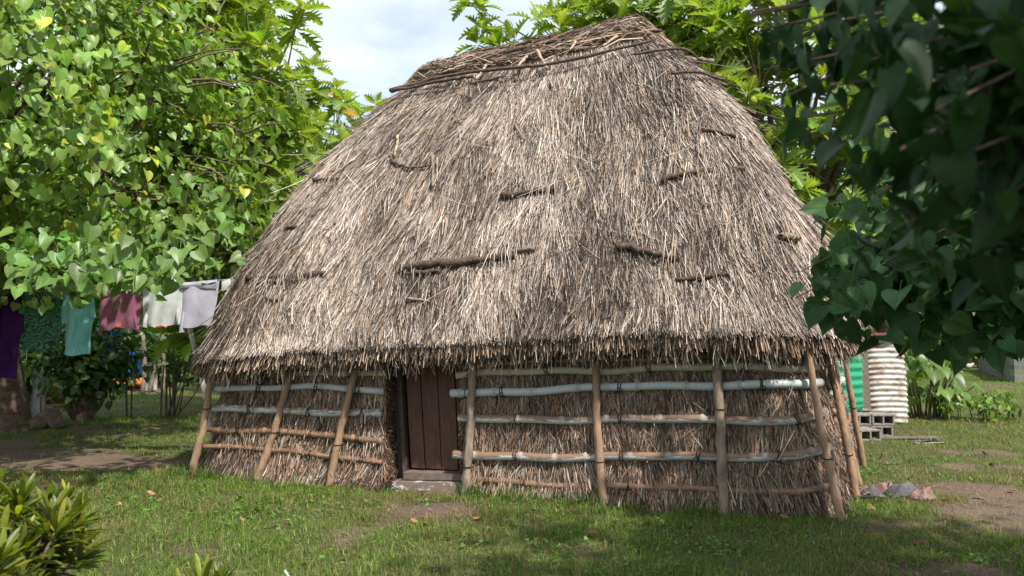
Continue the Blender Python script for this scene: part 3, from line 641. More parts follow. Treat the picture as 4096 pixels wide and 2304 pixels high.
# rails of the side wall: their cut ends show between the corner posts
for z, m_ in ((1.30, 'bamboo_white'), (1.06, 'bamboo_white'), (0.84, 'bamboo_bare'), (0.52, 'bamboo_bare')):
    a, b, r = wall_dims(z); bamboo(np.array([(a + 0.05 + 0.12 * (y + 1.9), y, z + 0.02 * math.sin(y * 3)) for y in np.linspace(-1.25 + 0.2 * rng.random(), 1.9, 30)]), 0.042, m_, lash=(0.03, 0.5), label='bamboo rail along the side wall')
# prop posts
def post(bot, topp, r, m, label):
    P = spline([bot, (np.array(bot) * 0.55 + np.array(topp) * 0.45) + rng.normal(0, 0.018, 3), topp], 22) + rng.normal(0, 0.004, (22, 3))
    mb = MB(); V, F = tube(P, r * (1 + 0.06 * rng.normal(0, 1, 22)) * np.linspace(1.08, 0.9, 22), 9); mb.add(V, F); o = mb.build('prop_post', M[m], hut); o['label'] = label
    lb = MB(); k = int(rng.integers(6, 15)); aa = np.linspace(0, 2 * math.pi, 13); ring = P[k] + np.stack([np.cos(aa), np.sin(aa), 0.1 * np.sin(aa)], -1) * (r * 1.12); V, F = tube(ring, 0.006, 5, cap=False); lb.add(V, F); lb.build('lashing', M['lash'], o)
fd = lambda z, o_=0.13: -(2.40 - 0.08 * z) - o_
post((-3.70, fd(-0.06, 0.10), -0.08), (-3.46, fd(1.35), 1.36), 0.045, 'post', 'slanting post on the left end of the front wall')
post((-2.76, fd(-0.06, 0.12), -0.08), (-2.32, fd(1.45), 1.42), 0.044, 'post', 'slanting post in the middle of the left wall panel')
post((-1.77, fd(-0.06, 0.12), -0.08), (-1.46, fd(1.45), 1.42), 0.044, 'post', 'slanting post next to the door, charred at its foot')
post((-0.09, fd(-0.06, 0.14), -0.10), (-0.03, fd(1.55), 1.55), 0.046, 'post_grey', 'grey weathered post right beside the door')
post((1.445, fd(-0.06, 0.13), -0.10), (1.335, fd(1.6), 1.6), 0.044, 'post', 'post in the middle of the right wall panel')
post((2.62, fd(-0.06, 0.13), -0.10), (2.555, fd(1.6), 1.62), 0.050, 'post_grey', 'stout post in the right wall panel near the corner')
for (b0, t0, r, lab) in (((3.70, -2.50), (3.42, -2.30), 0.040, 'outermost post leaning on the front corner'), ((3.94, -1.35), (3.66, -1.30), 0.042, 'second leaning post behind the corner'),
                   ((4.05, -0.45), (3.76, -0.55), 0.040, 'third leaning post on the side wall'), ((4.24, 1.0), (3.98, 0.7), 0.040, 'last leaning post far down the side wall')):
    post((*b0, -0.09), (*t0, 1.66), r, 'post', lab)

# ------------------------------------------------------------------ leaf shapes
def strip_leaf(rows, cols, shape, fold=0.12, droop=0.15, petiole=None):
    """rows: (t, half-width, back-shift at the rim); cols: positions across -1..1"""
    P = []; L = []
    for (t, wd, sh) in rows:
        for u in cols:
            x = u * wd; y = t + sh * abs(u); P.append((x, y, fold * abs(x) * 2 - droop * y * y)); L.append((x, y, 0))
    n, m_ = len(rows), len(cols); V = np.array(P); L = np.array(L)
    i = np.arange(n - 1)[:, None]; j = np.arange(m_ - 1)[None]
    F = np.stack(np.broadcast_arrays(i * m_ + j, i * m_ + j + 1, (i + 1) * m_ + j + 1, (i + 1) * m_ + j), -1).reshape(-1, 4)
    if petiole:
        k = len(V); pl, rise = petiole; V = np.concatenate([V, [(-0.012, 0, 0), (0.012, 0, 0), (0.012, -pl, rise), (-0.012, -pl, rise)]]); L = np.concatenate([L, np.tile([1.0, 0.94, 0], (4, 1))]); F = np.concatenate([F, [[k, k + 1, k + 2, k + 3]]])
    return V, [F], L
HEART = strip_leaf([(0.0, 0.30, -0.16), (0.08, 0.44, -0.16), (0.22, 0.50, -0.10), (0.40, 0.45, -0.04), (0.60, 0.31, 0), (0.78, 0.15, 0), (0.9, 0.05, 0), (1.02, 0.0, 0)], (-1, -0.5, 0, 0.5, 1), None, 0.16, 0.16, (0.55, 0.12))
HEART_NARROW = (HEART[0] * np.array([0.76, 1, 1]), HEART[1], HEART[2])
HEART_LO = strip_leaf([(0.0, 0.32, -0.15), (0.2, 0.5, -0.1), (0.5, 0.38, 0), (0.78, 0.15, 0), (1.0, 0.01, 0)], (-1, 0, 1), None, 0.16, 0.16)
LOBED = strip_leaf([(0, 0.015, 0), (0.1, 0.03, 0), (0.16, 0.15, 0.05), (0.22, 0.09, 0), (0.30, 0.31, 0.10), (0.36, 0.11, 0), (0.46, 0.40, 0.14), (0.52, 0.13, 0), (0.60, 0.38, 0.16), (0.66, 0.13, 0), (0.74, 0.26, 0.13), (0.80, 0.10, 0), (0.88, 0.12, 0.06), (1.0, 0.0, 0)], (-1, -0.35, 0, 0.35, 1), None, 0.22, 0.30)
STRAP = strip_leaf([(0, 0.02, 0), (0.2, 0.06, 0), (0.5, 0.085, 0), (0.8, 0.075, 0), (0.93, 0.045, 0), (1.0, 0.005, 0)], (-1, 0, 1), None, 0.3, 0.12)
PADDLE = strip_leaf([(0, 0.1, 0), (0.2, 0.2, 0), (0.5, 0.25, 0), (0.8, 0.18, 0), (1, 0.01, 0)], (-1, 0, 1), None, 0.12, 0.2)

def heart_leaves(mb, T, out, size, base, up=0.5, rand=0.55, tpl=HEART, val=0.22, yellow=0.04, hang=0.8):
    n = len(T); r1 = rng.normal(0, rand, (n, 3)); r2 = rng.normal(0, 0.45, (n, 3))
    nrm = nrmz(out * 0.7 + np.array([0, 0, up]) + r1); y = np.array([0, 0, -hang]) + out * 0.45 + r2
    y = nrmz(y - nrm * (y * nrm).sum(-1, keepdims=True)); sz = size * (0.5 + 0.75 * rng.random(n) ** 0.8)
    tint = vary(base, n, val, 0.07); yl = rng.random(n) < yellow; tint[yl] = tint[yl] * np.array([2.4, 1.7, 0.9])
    inst(tpl, frames(y, nrm) * sz[:, None, None], T, mb, tint)
def lumps(nc, c, rad, shell, bumps=0.16, seed=0):
    d = nrmz(rng.normal(0, 1, (nc, 3))); rr = (shell ** 3 + (1 - shell ** 3) * rng.random(nc)) ** (1 / 3)
    rr = rr * (1 + bumps * 2 * (fbm(d * 2.2 + 5 + seed, 2) - 0.5) * 2); return np.asarray(c) + d * rr[:, None] * np.asarray(rad), d
def limb_tubes(mb, base, tips, r0, r1, sag=0.0, n=7, sides=6):
    for tp in tips:
        mid = (np.asarray(base) + tp) / 2 + rng.normal(0, 0.12, 3) * np.linalg.norm(tp - base) * 0.5 + [0, 0, sag]
        V, F = tube(spline([base, mid, tp], n), np.linspace(r0, r1, n), sides, cap=False); mb.add(V, F)

# ------------------------------------------------------------------ big heart-leaved tree on the left
ht = thing('heart_leaf_tree', 'tall spreading tree with heart shaped green leaves over the washing line', 'tree', (-9.5, 15, 0))
ht_loc = np.array([-9.5, 15, 0.0])
tr = MB(); V, F = tube(spline([(-9.45, 15, -0.2), (-9.5, 15, 0.4), (-9.6, 14.9, 1.5), (-9.7, 14.8, 3.0), (-9.3, 14.4, 5.0)], 16), np.concatenate([[0.66, 0.56], np.linspace(0.47, 0.25, 14)]), 16); tr.add(V, F)
fork = np.array([-9.65, 14.85, 2.2])
cw, cd = lumps(34, (-7.7, 11.6, 5.0), (3.6, 3.4, 2.3), 0.6)
limb_tubes(tr, fork, cw, 0.10, 0.015, 0.3)
limb_tubes(tr, np.array([-9.4, 14.5, 4.2]), lumps(22, (-7.9, 11.8, 5.6), (3.7, 3.4, 2.6), 0.7)[0], 0.08, 0.012, 0.3)
V, F = tube(spline([(-9.0, 15.1, -0.12), (-8.75, 15.05, 0.1), (-8.55, 15.0, 0.22), (-8.4, 14.95, -0.05)], 10), np.linspace(0.2, 0.12, 10), 9); tr.add(V, F)
cr_ = MB(); cc = np.array([-7.75, 11.6, 4.95])
C0, D0 = lumps(1700, cc, (4.35, 3.9, 2.9), 0.58, 0.13)
keep = ((D0[:, 1] < 0.55) | (D0[:, 2] > 0.2)) & (fbm(C0 * 0.95 + 3, 2) > 0.42); C0, D0 = C0[keep], D0[keep]
per = 20; k = np.repeat(np.arange(len(C0)), per); T = C0[k] + rng.normal(0, 1, (len(k), 3)) * np.array([0.28, 0.28, 0.20])
ok = to_local(T); ok = ~((np.abs(ok[:, 0]) < 4.6) & (np.abs(ok[:, 1]) < 3.2)) & (T[:, 2] > 2.0 + 0.25 * fbm(T * 1.5, 2)) ; T, kk = T[ok], k[ok]
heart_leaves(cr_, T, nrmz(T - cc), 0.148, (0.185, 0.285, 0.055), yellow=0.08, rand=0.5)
# hanging sprays along the lower front edge
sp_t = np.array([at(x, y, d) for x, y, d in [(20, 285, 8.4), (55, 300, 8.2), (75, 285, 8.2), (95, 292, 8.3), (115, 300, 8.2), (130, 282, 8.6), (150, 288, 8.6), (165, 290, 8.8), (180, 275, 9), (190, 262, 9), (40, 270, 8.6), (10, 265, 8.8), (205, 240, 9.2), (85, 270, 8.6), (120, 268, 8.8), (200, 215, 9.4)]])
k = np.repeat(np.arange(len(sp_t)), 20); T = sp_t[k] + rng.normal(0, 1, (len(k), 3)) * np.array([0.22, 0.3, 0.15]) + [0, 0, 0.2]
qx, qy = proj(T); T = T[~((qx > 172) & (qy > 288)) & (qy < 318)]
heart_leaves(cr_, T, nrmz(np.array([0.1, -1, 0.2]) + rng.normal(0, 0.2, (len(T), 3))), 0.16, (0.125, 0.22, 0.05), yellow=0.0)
n = 260; j = rng.integers(0, len(C0), n); D_ = rng.normal(0, 0.25, (n, 3)) + [0, 0, 0.15]; 
for a_, b_ in zip(C0[j], C0[j] + nrmz(cc + [-0.6, 1.0, -0.3] - C0[j]) * 0.9 + D_):
    V, F = tube(np.array([a_, (a_ + b_) / 2 + [0, 0, 0.06], b_]), [0.006, 0.012, 0.018], 4, cap=False); tr.add(V, F)
tr.build('trunk', M['bark'], ht, loc=ht_loc)
cr_.build('crown', M['heart_leaf'], ht, loc=ht_loc)

# ------------------------------------------------------------------ breadfruit trees
def rosettes(mb, C, size, per=(8, 12), young=0.25, base=(0.145, 0.24, 0.042), lean=None):
    T, Y_, N_, S, TI = [], [], [], [], []
    for i, c in enumerate(C):
        n = rng.integers(*per); az = rng.uniform(0, 6.28) + np.arange(n) * 2.399; f = (np.arange(n) + 0.5) / n
        ax = nrmz(np.array([0, 0, 1.0]) + rng.normal(0, 0.28, 3) + (0 if lean is None else lean[i] * 0.5))
        b1 = nrmz(np.cross(ax, [0.3, 1, 0.2])); b2 = np.cross(ax, b1)
        el = R(72) - f * R(95) + rng.normal(0, 0.16, n)
        rad = b1 * np.cos(az)[:, None] + b2 * np.sin(az)[:, None]
        y = rad * np.cos(el)[:, None] + ax * np.sin(el)[:, None]; nr = ax * np.cos(el)[:, None] - rad * np.sin(el)[:, None] + rng.normal(0, 0.22, (n, 3))
        T.append(c + y * 0.05); Y_.append(y); N_.append(nr); S.append(size * (0.55 + 0.55 * np.sqrt(f)) * rng.uniform(0.85, 1.15))
        t = vary(base, n, 0.2, 0.06); yg = np.clip(1 - f * 2.2, 0, 1)[:, None] * (rng.random() < 0.75); t = t * (1 - yg) + np.array([0.22, 0.29, 0.035]) * yg
        if rng.random() < 0.035: t[-1] = (0.55, 0.22, 0.02)
        TI.append(t)
    T, Y_, N_, S, TI = map(np.concatenate, (T, Y_, N_, S, TI)); inst(LOBED, frames(Y_, N_) * S[:, None, None], T, mb, TI)
def breadfruit(base, forkz, blobs, label, size=0.5, extra=(), trunk_r=0.22, keepf=None):
    t = thing('breadfruit_tree', label, 'tree', base, group='breadfruit trees around the hut'); base = np.array(base, float); lm = MB(); cm = MB(); allC = []; allL = []
    fk = base + [0, 0, forkz]; V, F = tube(spline([base + [0, 0, -0.2], base + [0.1, 0.1, forkz * 0.5], fk, fk + [0.1, 0, 1.6]], 14), np.linspace(trunk_r, trunk_r * 0.55, 14), 12); lm.add(V, F)
    for (c, rad, n, sh) in blobs:
        C, D = lumps(n, c, rad, sh, 0.14)
        if keepf is not None: kf = keepf(C); C, D = C[kf], D[kf]
        nh = max(3, len(C) // 16); hubs = lumps(nh, c, np.array(rad) * 0.45, 0.3)[0]
        limb_tubes(lm, fk + rng.normal(0, 0.1, 3), hubs, trunk_r * 0.4, 0.04, 0.2)
        for q in C: h = hubs[np.argmin(((hubs - q) ** 2).sum(1))]; limb_tubes(lm, h, [q], 0.028, 0.012, -0.12, 5, 5)
        allC.append(C); allL.append(D)
    for q in extra: limb_tubes(lm, fk + [0, 0, 1.0], [np.array(q)], 0.05, 0.013, -0.2, 8, 5); allC.append(np.array(q)[None]); allL.append(np.zeros((1, 3)))
    rosettes(cm, np.concatenate(allC), size, lean=np.concatenate(allL))
    fr = MB(); C = np.concatenate(allC)
    lm.build('trunk', M['bark_pale'], t, loc=base); cm.build('crown', M['lobed_leaf'], t, loc=base)
    for q in C[rng.choice(len(C), min(7, len(C)), replace=False)]:
        a = np.linspace(0, math.pi, 8); r_ = np.sin(a) * 0.075; b = MB(); V, F = tube(np.stack([0 * a, 0 * a, -0.09 * np.cos(a)], -1), np.maximum(r_, 0.004), 10); b.add(V + q + [0.08, -0.1, -0.12], F); b.build('fruit', M['fruit'], t, loc=base)
M['fruit'] = mat('fruit', (0.30, 0.36, 0.05), 0.6, noise=60, base2=(0.2, 0.27, 0.03), bump=(120, 0.5, 0.01))
breadfruit((-5.9, 17.5, 0), 3.0, [((-6.4, 16.6, 5.8), (2.2, 2.2, 4.2), 250, 0.35), ((-6.9, 16.4, 8.9), (1.6, 1.6, 1.3), 40, 0.2)], 'breadfruit tree with lobed yellow green leaves between the left tree and the hut', 0.52, [at(302, 12, 16), at(295, 30, 16), at(270, 5, 16), at(262, 45, 15.5), at(270, 70, 15.5), at(265, 100, 15.5), at(246, 8, 15.5), at(275, 128, 16)])
breadfruit((-5.3, 22.5, 0), 4.0, [((-5.2, 22.0, 6.6), (2.0, 2.0, 2.3), 90, 0.3)], 'small breadfruit crown farther back beside the left slope of the roof', 0.52)
breadfruit((6.8, 18.5, 0), 4.0, [((6.5, 17.6, 6.4), (4.6, 2.6, 4.2), 380, 0.4), ((3.2, 17.8, 8.2), (3.2, 1.6, 1.7), 75, 0.2)], 'tall breadfruit tree rising behind the ridge and right side of the roof', 0.55, [at(478, 8, 17), at(482, 30, 17), at(478, 45, 17), at(500, 48, 17), at(515, 40, 17), at(535, 22, 17), at(560, 28, 17), at(470, 2, 17), at(596, 8, 17), at(618, 25, 17)], 0.3)

# ------------------------------------------------------------------ shade tree over the right side
st_loc = np.array([5.6, 3.4, 0.0])
st = thing('shade_tree', 'dark overhanging heart leaved tree at the near right edge', 'tree', st_loc)
tm_ = MB(); V, F = tube(spline([(5.6, 3.4, -0.2), (5.5, 3.5, 1.5), (5.1, 3.6, 3.2), (4.5, 3.6, 4.8)], 14), np.linspace(0.34, 0.18, 14), 12); tm_.add(V, F)
cm = MB(); SHADED_GREEN = (0.022, 0.056, 0.018)  # green for near and overhead leaves, darkened so the colour itself carries canopy shade
hub = np.array([5.1, 3.6, 3.2])
def spray(px, py, d, src, nl, sig, size=0.16, r0=0.02, tint=SHADED_GREEN, k0=0.42, edge=False):
    tip = at(px, py, d); P = spline([src, (src * 0.45 + tip * 0.55) + [0, 0, 0.12], tip], 12)
    V, F = tube(P, np.linspace(r0, 0.004, 12), 6, cap=False); tm_.add(V, F)
    k = rng.uniform(k0, 1.02, nl) ** 0.7; q = np.clip(k * 11, 0, 10.99); i = q.astype(int); T = P[i] + (P[np.minimum(i + 1, 11)] - P[i]) * (q - i)[:, None] + rng.normal(0, 1, (nl, 3)) * sig
    qx, qy = proj(T); lim = np.interp(qy, [-60, 0, 60, 110, 160, 200, 240, 262, 300, 330, 360], [735, 740, 752, 765, 792, 815, 812, 790, 782, 850, 900]) + 12 * rng.random(nl)
    T = T[(qx > lim) & (qy < 352) & (T[:, 1] > 1.05)]
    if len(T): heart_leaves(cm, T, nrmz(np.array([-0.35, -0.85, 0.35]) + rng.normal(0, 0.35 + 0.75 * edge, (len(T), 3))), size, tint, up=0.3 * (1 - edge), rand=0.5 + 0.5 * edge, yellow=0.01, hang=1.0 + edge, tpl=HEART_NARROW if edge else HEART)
# mid-distance sprays that reach in front of the roof
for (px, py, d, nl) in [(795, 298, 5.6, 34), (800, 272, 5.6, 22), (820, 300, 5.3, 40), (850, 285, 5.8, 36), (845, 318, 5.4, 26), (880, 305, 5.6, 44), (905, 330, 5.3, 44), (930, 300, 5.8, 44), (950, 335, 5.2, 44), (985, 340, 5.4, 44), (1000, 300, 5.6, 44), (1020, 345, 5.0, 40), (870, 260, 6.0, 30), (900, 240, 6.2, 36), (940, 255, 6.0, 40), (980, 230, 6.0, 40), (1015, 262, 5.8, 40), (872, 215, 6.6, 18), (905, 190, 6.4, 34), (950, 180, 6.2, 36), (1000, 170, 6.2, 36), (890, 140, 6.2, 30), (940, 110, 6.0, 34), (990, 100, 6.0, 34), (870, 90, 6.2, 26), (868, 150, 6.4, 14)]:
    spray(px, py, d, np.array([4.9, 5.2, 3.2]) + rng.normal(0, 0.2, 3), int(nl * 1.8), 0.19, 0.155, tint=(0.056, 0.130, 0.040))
# near leaves hanging beside the camera, thinner towards the hut
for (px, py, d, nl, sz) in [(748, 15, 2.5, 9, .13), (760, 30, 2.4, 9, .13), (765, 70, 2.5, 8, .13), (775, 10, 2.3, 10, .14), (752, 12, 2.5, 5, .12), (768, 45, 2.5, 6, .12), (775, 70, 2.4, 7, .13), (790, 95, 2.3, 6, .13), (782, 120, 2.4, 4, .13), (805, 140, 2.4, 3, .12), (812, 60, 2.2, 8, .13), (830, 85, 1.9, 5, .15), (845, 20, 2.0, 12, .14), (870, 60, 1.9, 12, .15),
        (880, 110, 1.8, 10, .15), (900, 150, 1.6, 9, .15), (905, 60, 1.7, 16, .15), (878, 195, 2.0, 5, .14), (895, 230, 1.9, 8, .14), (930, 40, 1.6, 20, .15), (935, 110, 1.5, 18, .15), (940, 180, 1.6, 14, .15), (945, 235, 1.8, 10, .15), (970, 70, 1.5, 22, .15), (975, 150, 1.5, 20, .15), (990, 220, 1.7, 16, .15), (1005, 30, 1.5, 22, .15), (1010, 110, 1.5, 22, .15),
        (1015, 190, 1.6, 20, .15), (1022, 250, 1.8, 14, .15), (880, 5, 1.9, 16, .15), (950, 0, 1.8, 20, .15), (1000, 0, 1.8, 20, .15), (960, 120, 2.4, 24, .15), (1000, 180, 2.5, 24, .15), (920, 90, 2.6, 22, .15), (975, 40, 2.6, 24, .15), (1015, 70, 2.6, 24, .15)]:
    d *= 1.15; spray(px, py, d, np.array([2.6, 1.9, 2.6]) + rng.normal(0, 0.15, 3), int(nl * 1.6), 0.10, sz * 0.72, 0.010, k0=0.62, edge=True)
# overhead canopy, out of the frame, that shades the right foreground
C0, D0 = lumps(480, (4.7, 0.9, 4.9), (3.3, 4.2, 1.7), 0.3, 0.15)
k = np.repeat(np.arange(len(C0)), 15); T = C0[k] + rng.normal(0, 1, (len(k), 3)) * 0.33
qx, qy = proj(T); inframe = (T[:, 1] > 0.2) & (qx > -60) & (qx < 880) & (qy > -60); T = T[~inframe & ((T[:, 1] < 0.2) | (qx > 1010) | (qy < -40) | (rng.random(len(T)) < 0.8))]
T = T[np.linalg.norm(T - CAM, axis=1) > 1.4]
heart_leaves(cm, T, nrmz(T - np.array([4.7, 0.9, 4.0])), 0.19, SHADED_GREEN, tpl=HEART_LO)
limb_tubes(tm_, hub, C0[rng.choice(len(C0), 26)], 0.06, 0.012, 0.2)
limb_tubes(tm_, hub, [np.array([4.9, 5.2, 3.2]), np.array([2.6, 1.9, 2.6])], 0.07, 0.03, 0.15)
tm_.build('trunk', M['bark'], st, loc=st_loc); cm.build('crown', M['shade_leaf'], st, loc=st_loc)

# ------------------------------------------------------------------ grass
def grass_patch(n, x0, x1, y0, y1, hmin, hmax, wid, mb, thr=0.55):
    x = rng.uniform(x0, x1, n); y = y0 + (y1 - y0) * rng.random(n) ** 1.2
    vis = np.abs(x) < y * 0.66 + 0.5; x, y = x[vis], y[vis]
    s = soil(x, y); L = to_local(np.stack([x, y, 0 * x], -1)); inh = (np.abs(L[:, 0]) < 3.72) & (np.abs(L[:, 1]) < 2.40)
    ok = (rng.random(len(x)) > np.clip((s - 0.22) / 0.5, 0, 0.95)) & ~inh; x, y, s = x[ok], y[ok], s[ok]; n = len(x)
    tuft = fbm(np.stack([x * 4, y * 4, 0 * x], -1), 2); h = rng.uniform(hmin, hmax, n) * (0.30 + 1.4 * tuft); z = ground_h(x, y) - 0.004
    P0 = np.stack([x, y, z], -1); az = rng.uniform(0, 6.28, n); ln = np.abs(rng.normal(0.7, 0.45, n)); d = np.stack([np.cos(az), np.sin(az), 0 * az], -1)
    P1 = P0 + d * (h * ln * 0.4)[:, None] + np.array([0, 0, 1.0]) * (h * 0.6)[:, None]; P2 = P0 + d * (h * ln * 1.15)[:, None] + np.array([0, 0, 1.0]) * (h * np.clip(1.1 - 0.45 * ln, 0.12, 1))[:, None]
    side = np.stack([-np.sin(az + rng.normal(0, 0.8, n)), np.cos(az), 0 * az], -1)
    base = np.array([0.115, 0.182, 0.030]); t = vary(base, n, 0.32, 0.12); big = fbm(np.stack([x * 0.7 + 4, y * 0.7, 0 * x + 2], -1), 3)
    dry = rng.random(n) < np.clip(0.17 + 1.3 * (big - 0.45) + 0.6 * (s - 0.2), 0.05, 0.7); t[dry] = vary((0.23, 0.17, 0.085), int(dry.sum()), 0.25, 0.06)
    ribbons(np.stack([P0, P1, P2], 1), nrmz(side), wid * rng.uniform(0.7, 1.4, n), mb, t, 0, 0.15)
gr = MB()
grass_patch(120000, -5.5, 6.5, 4.9, 9.8, 0.03, 0.085, 0.0058, gr)
grass_patch(75000, -9.5, 11, 9.0, 17, 0.03, 0.085, 0.008, gr)
grass_patch(45000, -19, 25, 16, 40, 0.04, 0.10, 0.018, gr)
# longer tufts along the foot of the wall
n = 3200; s = rng.uniform(-3.9, 3.9, n); s = s[(s < -1.0) | (s > -0.15)]; cl = vnoise(np.stack([s * 3, 0 * s, 0 * s], -1)); s = s[rng.random(len(s)) < np.clip((cl - 0.3) * 1.8, 0.05, 1)]; n = len(s)
P0 = to_world(np.stack([s, -2.52 - np.abs(rng.normal(0, 0.09, n)), 0 * s - 0.07], -1)); P0[:, 2] = ground_h(P0[:, 0], P0[:, 1]); h = rng.uniform(0.06, 0.20, n); az = rng.uniform(0, 6.28, n); d = np.stack([np.cos(az), np.sin(az) - 0.3, 0 * az], -1)
ribbons(np.stack([P0, P0 + d * (h * 0.2)[:, None] + np.array([0, 0, 1]) * (h * 0.65)[:, None], P0 + d * (h * 0.65)[:, None] + np.array([0, 0, 1]) * (h * 0.95)[:, None]], 1), nrmz(np.stack([np.sin(az), -np.cos(az), 0 * az], -1)), np.full(n, 0.007), gr, vary((0.085, 0.17, 0.03), n, 0.25, 0.08), 0, 0.15)
tag(gr.build('grass', M['grass']), kind='stuff')
# low broad-leaved weeds in the lawn
wd = MB(); nC = 900; x = rng.uniform(-5, 6.5, nC); y = rng.uniform(5, 12, nC); L = to_local(np.stack([x, y, 0 * x], -1)); ok = ~((np.abs(L[:, 0]) < 3.75) & (np.abs(L[:, 1]) < 2.45)) & (soil(x, y) < 0.5) & (fbm(np.stack([x * 1.3, y * 1.3, 0 * x + 8], -1), 2) > 0.47); x, y = x[ok], y[ok]
k = np.repeat(np.arange(len(x)), 14); T = np.stack([x[k] + rng.normal(0, 0.09, len(k)), y[k] + rng.normal(0, 0.09, len(k)), 0 * k], -1); T[:, 2] = ground_h(T[:, 0], T[:, 1]) + rng.uniform(0.01, 0.05, len(k)); az = rng.uniform(0, 6.28, len(k))
inst(HEART_LO, frames(np.stack([np.cos(az), np.sin(az), rng.normal(0.1, 0.3, len(k))], -1), np.array([0, 0, 1.0]) + rng.normal(0, 0.4, (len(k), 3))) * rng.uniform(0.018, 0.042, len(k))[:, None, None], T, wd, vary((0.10, 0.20, 0.035), len(k), 0.3, 0.08))
tag(wd.build('weeds', M['leaf']), kind='stuff')
# fallen leaves and bits of straw
lt = MB(); n = 150; x = rng.uniform(-5, 7, n); y = rng.uniform(5.2, 14, n); L = to_local(np.stack([x, y, 0 * x], -1)); ok = ~((np.abs(L[:, 0]) < 3.9) & (np.abs(L[:, 1]) < 2.6)); x, y = x[ok], y[ok]; n = len(x)
T = np.stack([x, y, ground_h(x, y) + 0.025], -1); az = rng.uniform(0, 6.28, n)
inst(HEART_LO, frames(np.stack([np.cos(az), np.sin(az), rng.normal(0, 0.2, n)], -1), np.array([0, 0, 1.0]) + rng.normal(0, 0.3, (n, 3))) * rng.uniform(0.04, 0.10, n)[:, None, None], T, lt, vary((0.22, 0.13, 0.07), n, 0.45, 0.12))
n = 900; x = rng.uniform(-5, 7, n); y = rng.uniform(5.2, 11, n); L = to_local(np.stack([x, y, 0 * x], -1)); ok = ~((np.abs(L[:, 0]) < 3.7) & (np.abs(L[:, 1]) < 2.4)); x, y = x[ok], y[ok]; n = len(x)
az = rng.uniform(0, 6.28, n); d = np.stack([np.cos(az), np.sin(az), 0 * az], -1) * rng.uniform(0.03, 0.14, n)[:, None]; P0 = np.stack([x, y, ground_h(x, y) + 0.02], -1)
ribbons(np.stack([P0 - d, P0 + [0, 0, 0.015], P0 + d], 1), nrmz(np.cross(d, [0, 0, 1.0])), rng.uniform(0.003, 0.006, n), lt, vary((0.36, 0.28, 0.17), n, 0.3, 0.05), 0, 0.7)
tag(lt.build('leaf_litter', M['straw']), kind='stuff')

